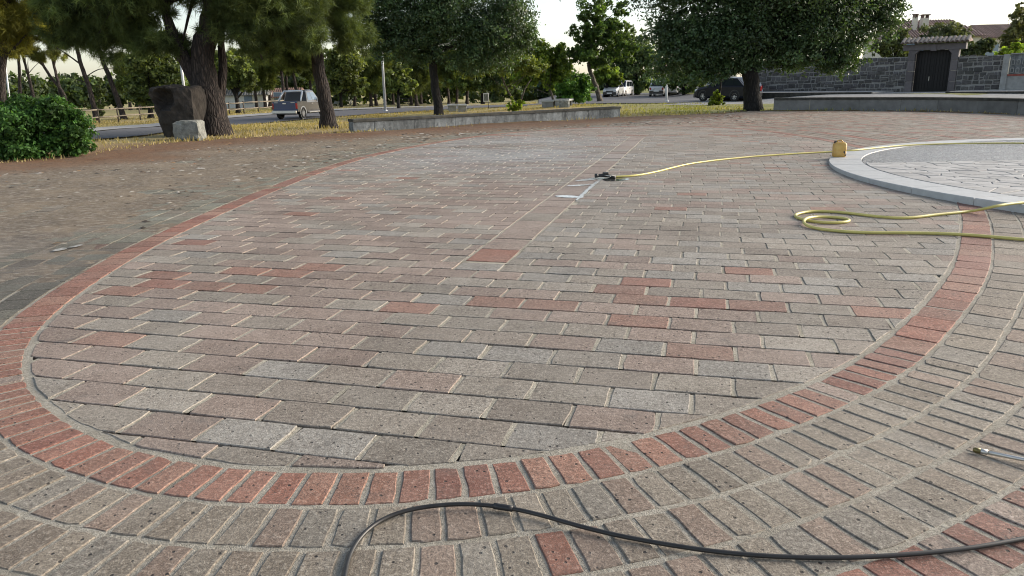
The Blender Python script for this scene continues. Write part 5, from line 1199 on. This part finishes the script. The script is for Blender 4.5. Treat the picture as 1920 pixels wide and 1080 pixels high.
# left pines and the wood across the road
tree('pine_tree', 'slender pine leaning left beyond the hedge end', [(182, 226), (169, 169), (153, 124), (142, 80), (133, 44), (122, 0)], [(120, 5, 75, 40), (150, -40, 120, 60), (90, 45, 40, 22), (160, 45, 45, 26)], r=(.19, .10), leaf='pine_needle', kind='needle', n=8840, size=.34, bark='pine_bark', limbs=9, gap=.2, extra=[([(153, 122), (120, 98), (89, 80)], .06, .03), ([(160, 145), (185, 130), (215, 128)], .04, .02), ([(165, 155), (140, 148), (120, 140)], .03, .015)], tcol=((.75, .75, .6), (1.4, 1.2, .7)))
tree('pine_tree', 'second slender leaning pine, just right of the cypress', [(234, 224), (213, 166), (195, 120), (182, 80), (172, 40)], [(190, 40, 55, 30), (160, 20, 60, 34), (225, 65, 35, 22)], r=(.22, .12), leaf='pine_needle', kind='needle', n=6120, size=.34, bark='pine_bark', limbs=7, gap=.15)
tree('pine_tree', 'stout pine at the left edge with yellowing needles', [(2, 240), (2, 180), (3, 124), (8, 89), (10, 33), (14, -30)], [(25, 20, 60, 40), (-20, 40, 70, 50), (60, 62, 42, 22), (10, -40, 110, 60), (70, 30, 30, 26)], Y=36, r=(.23, .13), leaf='pine_needle', kind='needle', n=11050, size=.30, bark='pine_bark', limbs=12, gap=.2, extra=[([(8, 90), (30, 60), (60, 40)], .07, .03)], tcol=((1.2, .9, .5), (2.4, 1.7, .7)))
tree('cypress', 'narrow dark cypress behind the rail fence', [(187, 219), (187, 200), (186, 160)], [(187, 200, 8, 20), (187, 175, 7, 20), (186, 155, 4, 14)], r=(.12, .05), leaf='pine_needle', n=2600, size=.22, limbs=0, tcol=((.6, .6, .6), (1.0, 1.0, .9)))
for lab, tp, el in (('far pine with bent trunk leaning left above the hedge', [(122, 200), (120, 178), (95, 144), (71, 109), (40, 89)], [(45, 84, 26, 12), (25, 78, 22, 12), (65, 95, 18, 8)]),
                    ('far upright thin pine above the hedge, right of the bent one', [(113, 205), (111, 164), (98, 107), (95, 70)], [(100, 78, 26, 18), (112, 100, 22, 10), (88, 95, 16, 9)]),
                    ('far thin pine above the hedge, third from the left edge', [(64, 205), (60, 169), (47, 120), (38, 89)], [(45, 92, 20, 10), (70, 110, 16, 8)]),
                    ('far thin straight pine above the hedge, second from the left edge', [(39, 205), (38, 175), (34, 89), (32, 60)], [(36, 70, 24, 14), (20, 100, 12, 8)])):
    tree('pine_tree', lab, tp, el, Y=72, r=(.19, .09), leaf='pine_needle', kind='needle', n=1100, size=.40, bark='pine_bark', limbs=7, gap=.2, group='thin pines far behind the hedge', nsub=8, tcol=((1.0, .8, .5), (1.8, 1.4, .8)))
tree('holm_oak', 'bushy oak with pale flecked leaves behind the carved block', [(283, 222), (282, 200), (285, 170)], [(280, 130, 55, 42), (255, 165, 32, 26), (320, 150, 40, 40), (300, 95, 45, 30), (330, 185, 22, 22), (275, 185, 30, 16)], r=(.20, .14), leaf='wood_leaf', n=22100, size=.26, tcol=((.45, .5, .45), (1.5, 1.35, .9)))
tree('holm_oak', 'sunlit round oak across the road, right of the leaning pine', [(640, 203), (639, 185), (638, 160)], [(640, 130, 46, 32), (620, 160, 30, 22), (665, 155, 30, 25), (640, 105, 34, 18)], r=(.16, .12), leaf='wood_leaf', n=15300, size=.30, tcol=((.7, .7, .5), (1.9, 1.6, .9)))
tree('holm_oak', 'small round tree across the road behind the lamp post', [(747, 196), (747, 180), (746, 160)], [(745, 145, 28, 20), (730, 160, 20, 14), (762, 160, 20, 16)], Y=70, r=(.14, .10), leaf='wood_leaf', n=7650, size=.30, tcol=((.7, .7, .5), (1.7, 1.5, .9)))
tree('holm_oak', 'pale green tree between forked pine and pickup', [(447, 207), (444, 190), (440, 165)], [(445, 125, 30, 30), (465, 150, 22, 20), (430, 155, 22, 18)], Y=66, r=(.2, .14), leaf='wood_leaf', n=8500, size=.30, tcol=((.6, .6, .45), (1.7, 1.5, .9)))
wood = [(482, 203, 477, 162, 88), (498, 203, 492, 155, 84), (506, 198, 504, 140, 92), (534, 196, 527, 125, 80), (541, 194, 535, 130, 86), (562, 194, 547, 128, 82), (585, 196, 580, 140, 90), (664, 197, 668, 150, 92), (696, 197, 694, 165, 84), (706, 197, 700, 160, 90), (722, 193, 724, 160, 98), (737, 192, 736, 158, 100), (771, 194, 770, 160, 86), (782, 197, 777, 165, 78), (790, 192, 788, 160, 96), (842, 190, 838, 155, 92), (856, 190, 858, 150, 100), (875, 190, 878, 150, 90), (420, 206, 416, 160, 90), (365, 206, 368, 150, 95), (245, 208, 240, 165, 88), (262, 206, 265, 160, 98)]
for i, (x0, y0, x1, y1, Yw) in enumerate(wood):
    gp = ground(x0, y0)
    tree('pine_tree', 'slender dark pine in the wood across the road', [(x0, y0), ((x0 + x1) / 2, (y0 + y1) / 2), (x1, y1), (x1 + (x1 - x0) * .5, y1 - 35)], [(x1 + random.uniform(-8, 8), y1 - 22, random.uniform(24, 34), random.uniform(18, 26)), (x1 + random.uniform(-20, 20), y1 - 45, 30, 22), (x1 + random.uniform(-15, 15), y1 - 2, 20, 11)],
         Y=Yw, r=(.19, .12), leaf='pine_needle', kind='needle', n=2600, size=.50, bark='pine_bark', limbs=5, group='slender pines in the wood across the road', nsub=8, per=7, width=.12, tcol=((.6, .65, .5), (1.5, 1.3, .8)))
tree('leafy_tree', 'yellow green tree behind the stone benches', [(1040, 186), (1032, 170), (1022, 150)], [(1022, 118, 42, 34), (1000, 98, 34, 30), (1048, 108, 22, 28), (985, 138, 40, 24), (1048, 142, 30, 20), (970, 110, 34, 34)], Y=66, r=(.12, .07), leaf='light_leaf', n=23800, size=.30, bark='pale_bark', limbs=6, tcol=((.7, .75, .5), (1.9, 1.6, .8)))
tree('leafy_tree', 'dark bushy tree behind the parked white minivan', [(1195, 174), (1194, 160), (1192, 140)], [(1195, 112, 52, 40), (1168, 138, 34, 28), (1225, 132, 38, 36), (1205, 155, 44, 18), (1182, 82, 40, 32), (1155, 120, 26, 26)], Y=92, r=(.3, .2), leaf='wood_leaf', n=15300, size=.38, tcol=((.4, .5, .42), (1.1, 1.1, .8)))
tree('leafy_tree', 'light green tree just behind the silver car', [(1138, 177), (1138, 165), (1140, 150)], [(1142, 138, 24, 18), (1125, 150, 18, 14), (1155, 150, 16, 14)], Y=84, r=(.15, .1), leaf='light_leaf', n=5440, size=.34, tcol=((.8, .8, .5), (1.8, 1.5, .7)))
tree('leafy_tree', 'dark tree behind the white hatchback with black bumper', [(1282, 176), (1282, 165), (1280, 150)], [(1275, 135, 34, 26), (1300, 150, 28, 18), (1262, 155, 22, 14), (1290, 168, 20, 8)], Y=78, r=(.15, .1), leaf='wood_leaf', n=8500, size=.3, tcol=((.4, .5, .45), (1.1, 1.1, .8)))
tree('leafy_tree', 'dark tree filling the gap left of the yellow green tree', [(905, 190), (904, 175), (902, 155)], [(905, 150, 40, 24), (870, 155, 40, 22), (935, 160, 26, 16), (880, 125, 50, 26), (950, 140, 30, 22)], Y=86, r=(.2, .14), leaf='wood_leaf', n=13600, size=.34, tcol=((.4, .5, .4), (1.2, 1.15, .7)))
# behind the stone wall
tree('olive_tree', 'rounded grey green tree behind the gate roof', [(1765, 150), (1765, 110), (1764, 85)], [(1770, 64, 44, 25), (1738, 80, 28, 18), (1800, 76, 28, 22)], Y=64, r=(.2, .12), leaf='olive_leaf', n=12750, size=.22, limbs=8, tcol=((.7, .75, .7), (1.3, 1.25, 1.0)))
tree('olive_tree', 'grey green tree behind the wall, left of the gate', [(1680, 150), (1680, 115), (1678, 95)], [(1678, 78, 26, 30), (1655, 92, 24, 22), (1694, 100, 20, 18)], Y=60, r=(.16, .1), leaf='olive_leaf', n=7650, size=.20, limbs=6, tcol=((.7, .8, .65), (1.4, 1.35, .9)))
tree('leafy_tree', 'brownish tree at the right edge behind the wall', [(1905, 150), (1904, 110), (1902, 80)], [(1908, 55, 32, 32), (1890, 85, 28, 20), (1930, 70, 34, 40), (1915, 25, 22, 18)], Y=70, r=(.2, .12), leaf='olive_leaf', n=10200, size=.24, limbs=8, gap=.1, tcol=((.9, .8, .6), (1.6, 1.3, .9)))
tree('vine', 'bright green vine spilling over the concrete wall at right', None, [(1892, 97, 22, 9), (1915, 92, 20, 12), (1875, 101, 14, 6), (1905, 82, 10, 9)], Y=48.6, leaf='light_leaf', n=2600, size=.17, cat='vine', tcol=((1.2, 1.2, .6), (2.6, 2.2, .9)))
tree('shrub', 'dark shrub above the wall between gate and vine', None, [(1830, 92, 24, 15), (1812, 98, 16, 9), (1850, 85, 18, 14)], Y=54, leaf='olive_leaf', n=5100, size=.19, cat='shrub', tcol=((.4, .5, .4), (1.0, 1.0, .8)))
# the far wood: one mass that nobody could count
rng = np.random.default_rng(5); ells = []
for px in list(range(-160, 1330, 17)):
    Yw = random.uniform(118, 150); top = 150 + random.uniform(-14, 8) - (0 if px < 240 else 40 if px < 900 else 14)
    bot = 204 - .0192 * (px - 400) * .9
    c = at(px, (top + bot) / 2, Yw); ells.append((np.array(c), np.array([22 / FPX * Yw, 4.0, (bot - top) / 2 / FPX * Yw])))
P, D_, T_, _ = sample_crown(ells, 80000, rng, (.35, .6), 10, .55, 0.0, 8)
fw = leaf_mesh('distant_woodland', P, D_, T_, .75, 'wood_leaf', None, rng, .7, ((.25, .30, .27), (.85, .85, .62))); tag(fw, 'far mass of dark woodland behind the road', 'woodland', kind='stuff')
# grass: dry blades over the verge
rng = np.random.default_rng(9); N = 150000
gx_ = rng.uniform(-30, 24, N); gy_ = 17 + 60 * rng.random(N) ** 1.25; PP = np.c_[gx_, gy_]; ok = (sdist(PP, PLAZA) > .12); rd = np.minimum(np.minimum(sdist(PP, RP1), sdist(PP, RP2)), sdist(PP, RP3)); ok &= rd > .25
fwv = PP[:, 1]; ok &= (np.abs(PP[:, 0]) < fwv * .78 + 1) & ~((PP[:, 0] > 13) & (PP[:, 1] > 38)); ok &= vnoise(PP[:, 0], PP[:, 1], 1.7) > rng.uniform(.1, .75, N)
PP = PP[ok]; nG = len(PP); zg = lay(PP[:, 0], PP[:, 1]) + .0; hgt = rng.uniform(.02, .09, nG) * (1 + .9 * (vnoise(PP[:, 0], PP[:, 1], .9) > .7)); a = rng.uniform(0, 6.28, nG); wd = .008 + .0006 * PP[:, 1]
V = np.empty((nG, 3, 3)); V[:, 0] = np.c_[PP[:, 0] - np.cos(a) * wd, PP[:, 1] - np.sin(a) * wd, zg]; V[:, 1] = np.c_[PP[:, 0] + np.cos(a) * wd, PP[:, 1] + np.sin(a) * wd, zg]; V[:, 2] = np.c_[PP[:, 0] + rng.normal(size=nG) * .04, PP[:, 1] + rng.normal(size=nG) * .04, zg + hgt + .03]
gf = np.clip(.75 * sstep(3, 9, PP[:, 0]) * sstep(33, 38, PP[:, 1]) + .6 * (vnoise(PP[:, 0], PP[:, 1], 4) - .5), 0, 1)[:, None]; col = (np.array([1, 1, 1]) * (1 - gf) + np.array([.55, .78, .45]) * gf) * rng.uniform(.6, 1.25, (nG, 1))
tag(mesh_np('grass', V.reshape(-1, 3), np.arange(3 * nG).reshape(nG, 3), MAT['grass_blade'], tint=np.repeat(col, 3, 0)), 'dry yellow grass on the verge beyond the plaza', 'grass', kind='stuff')
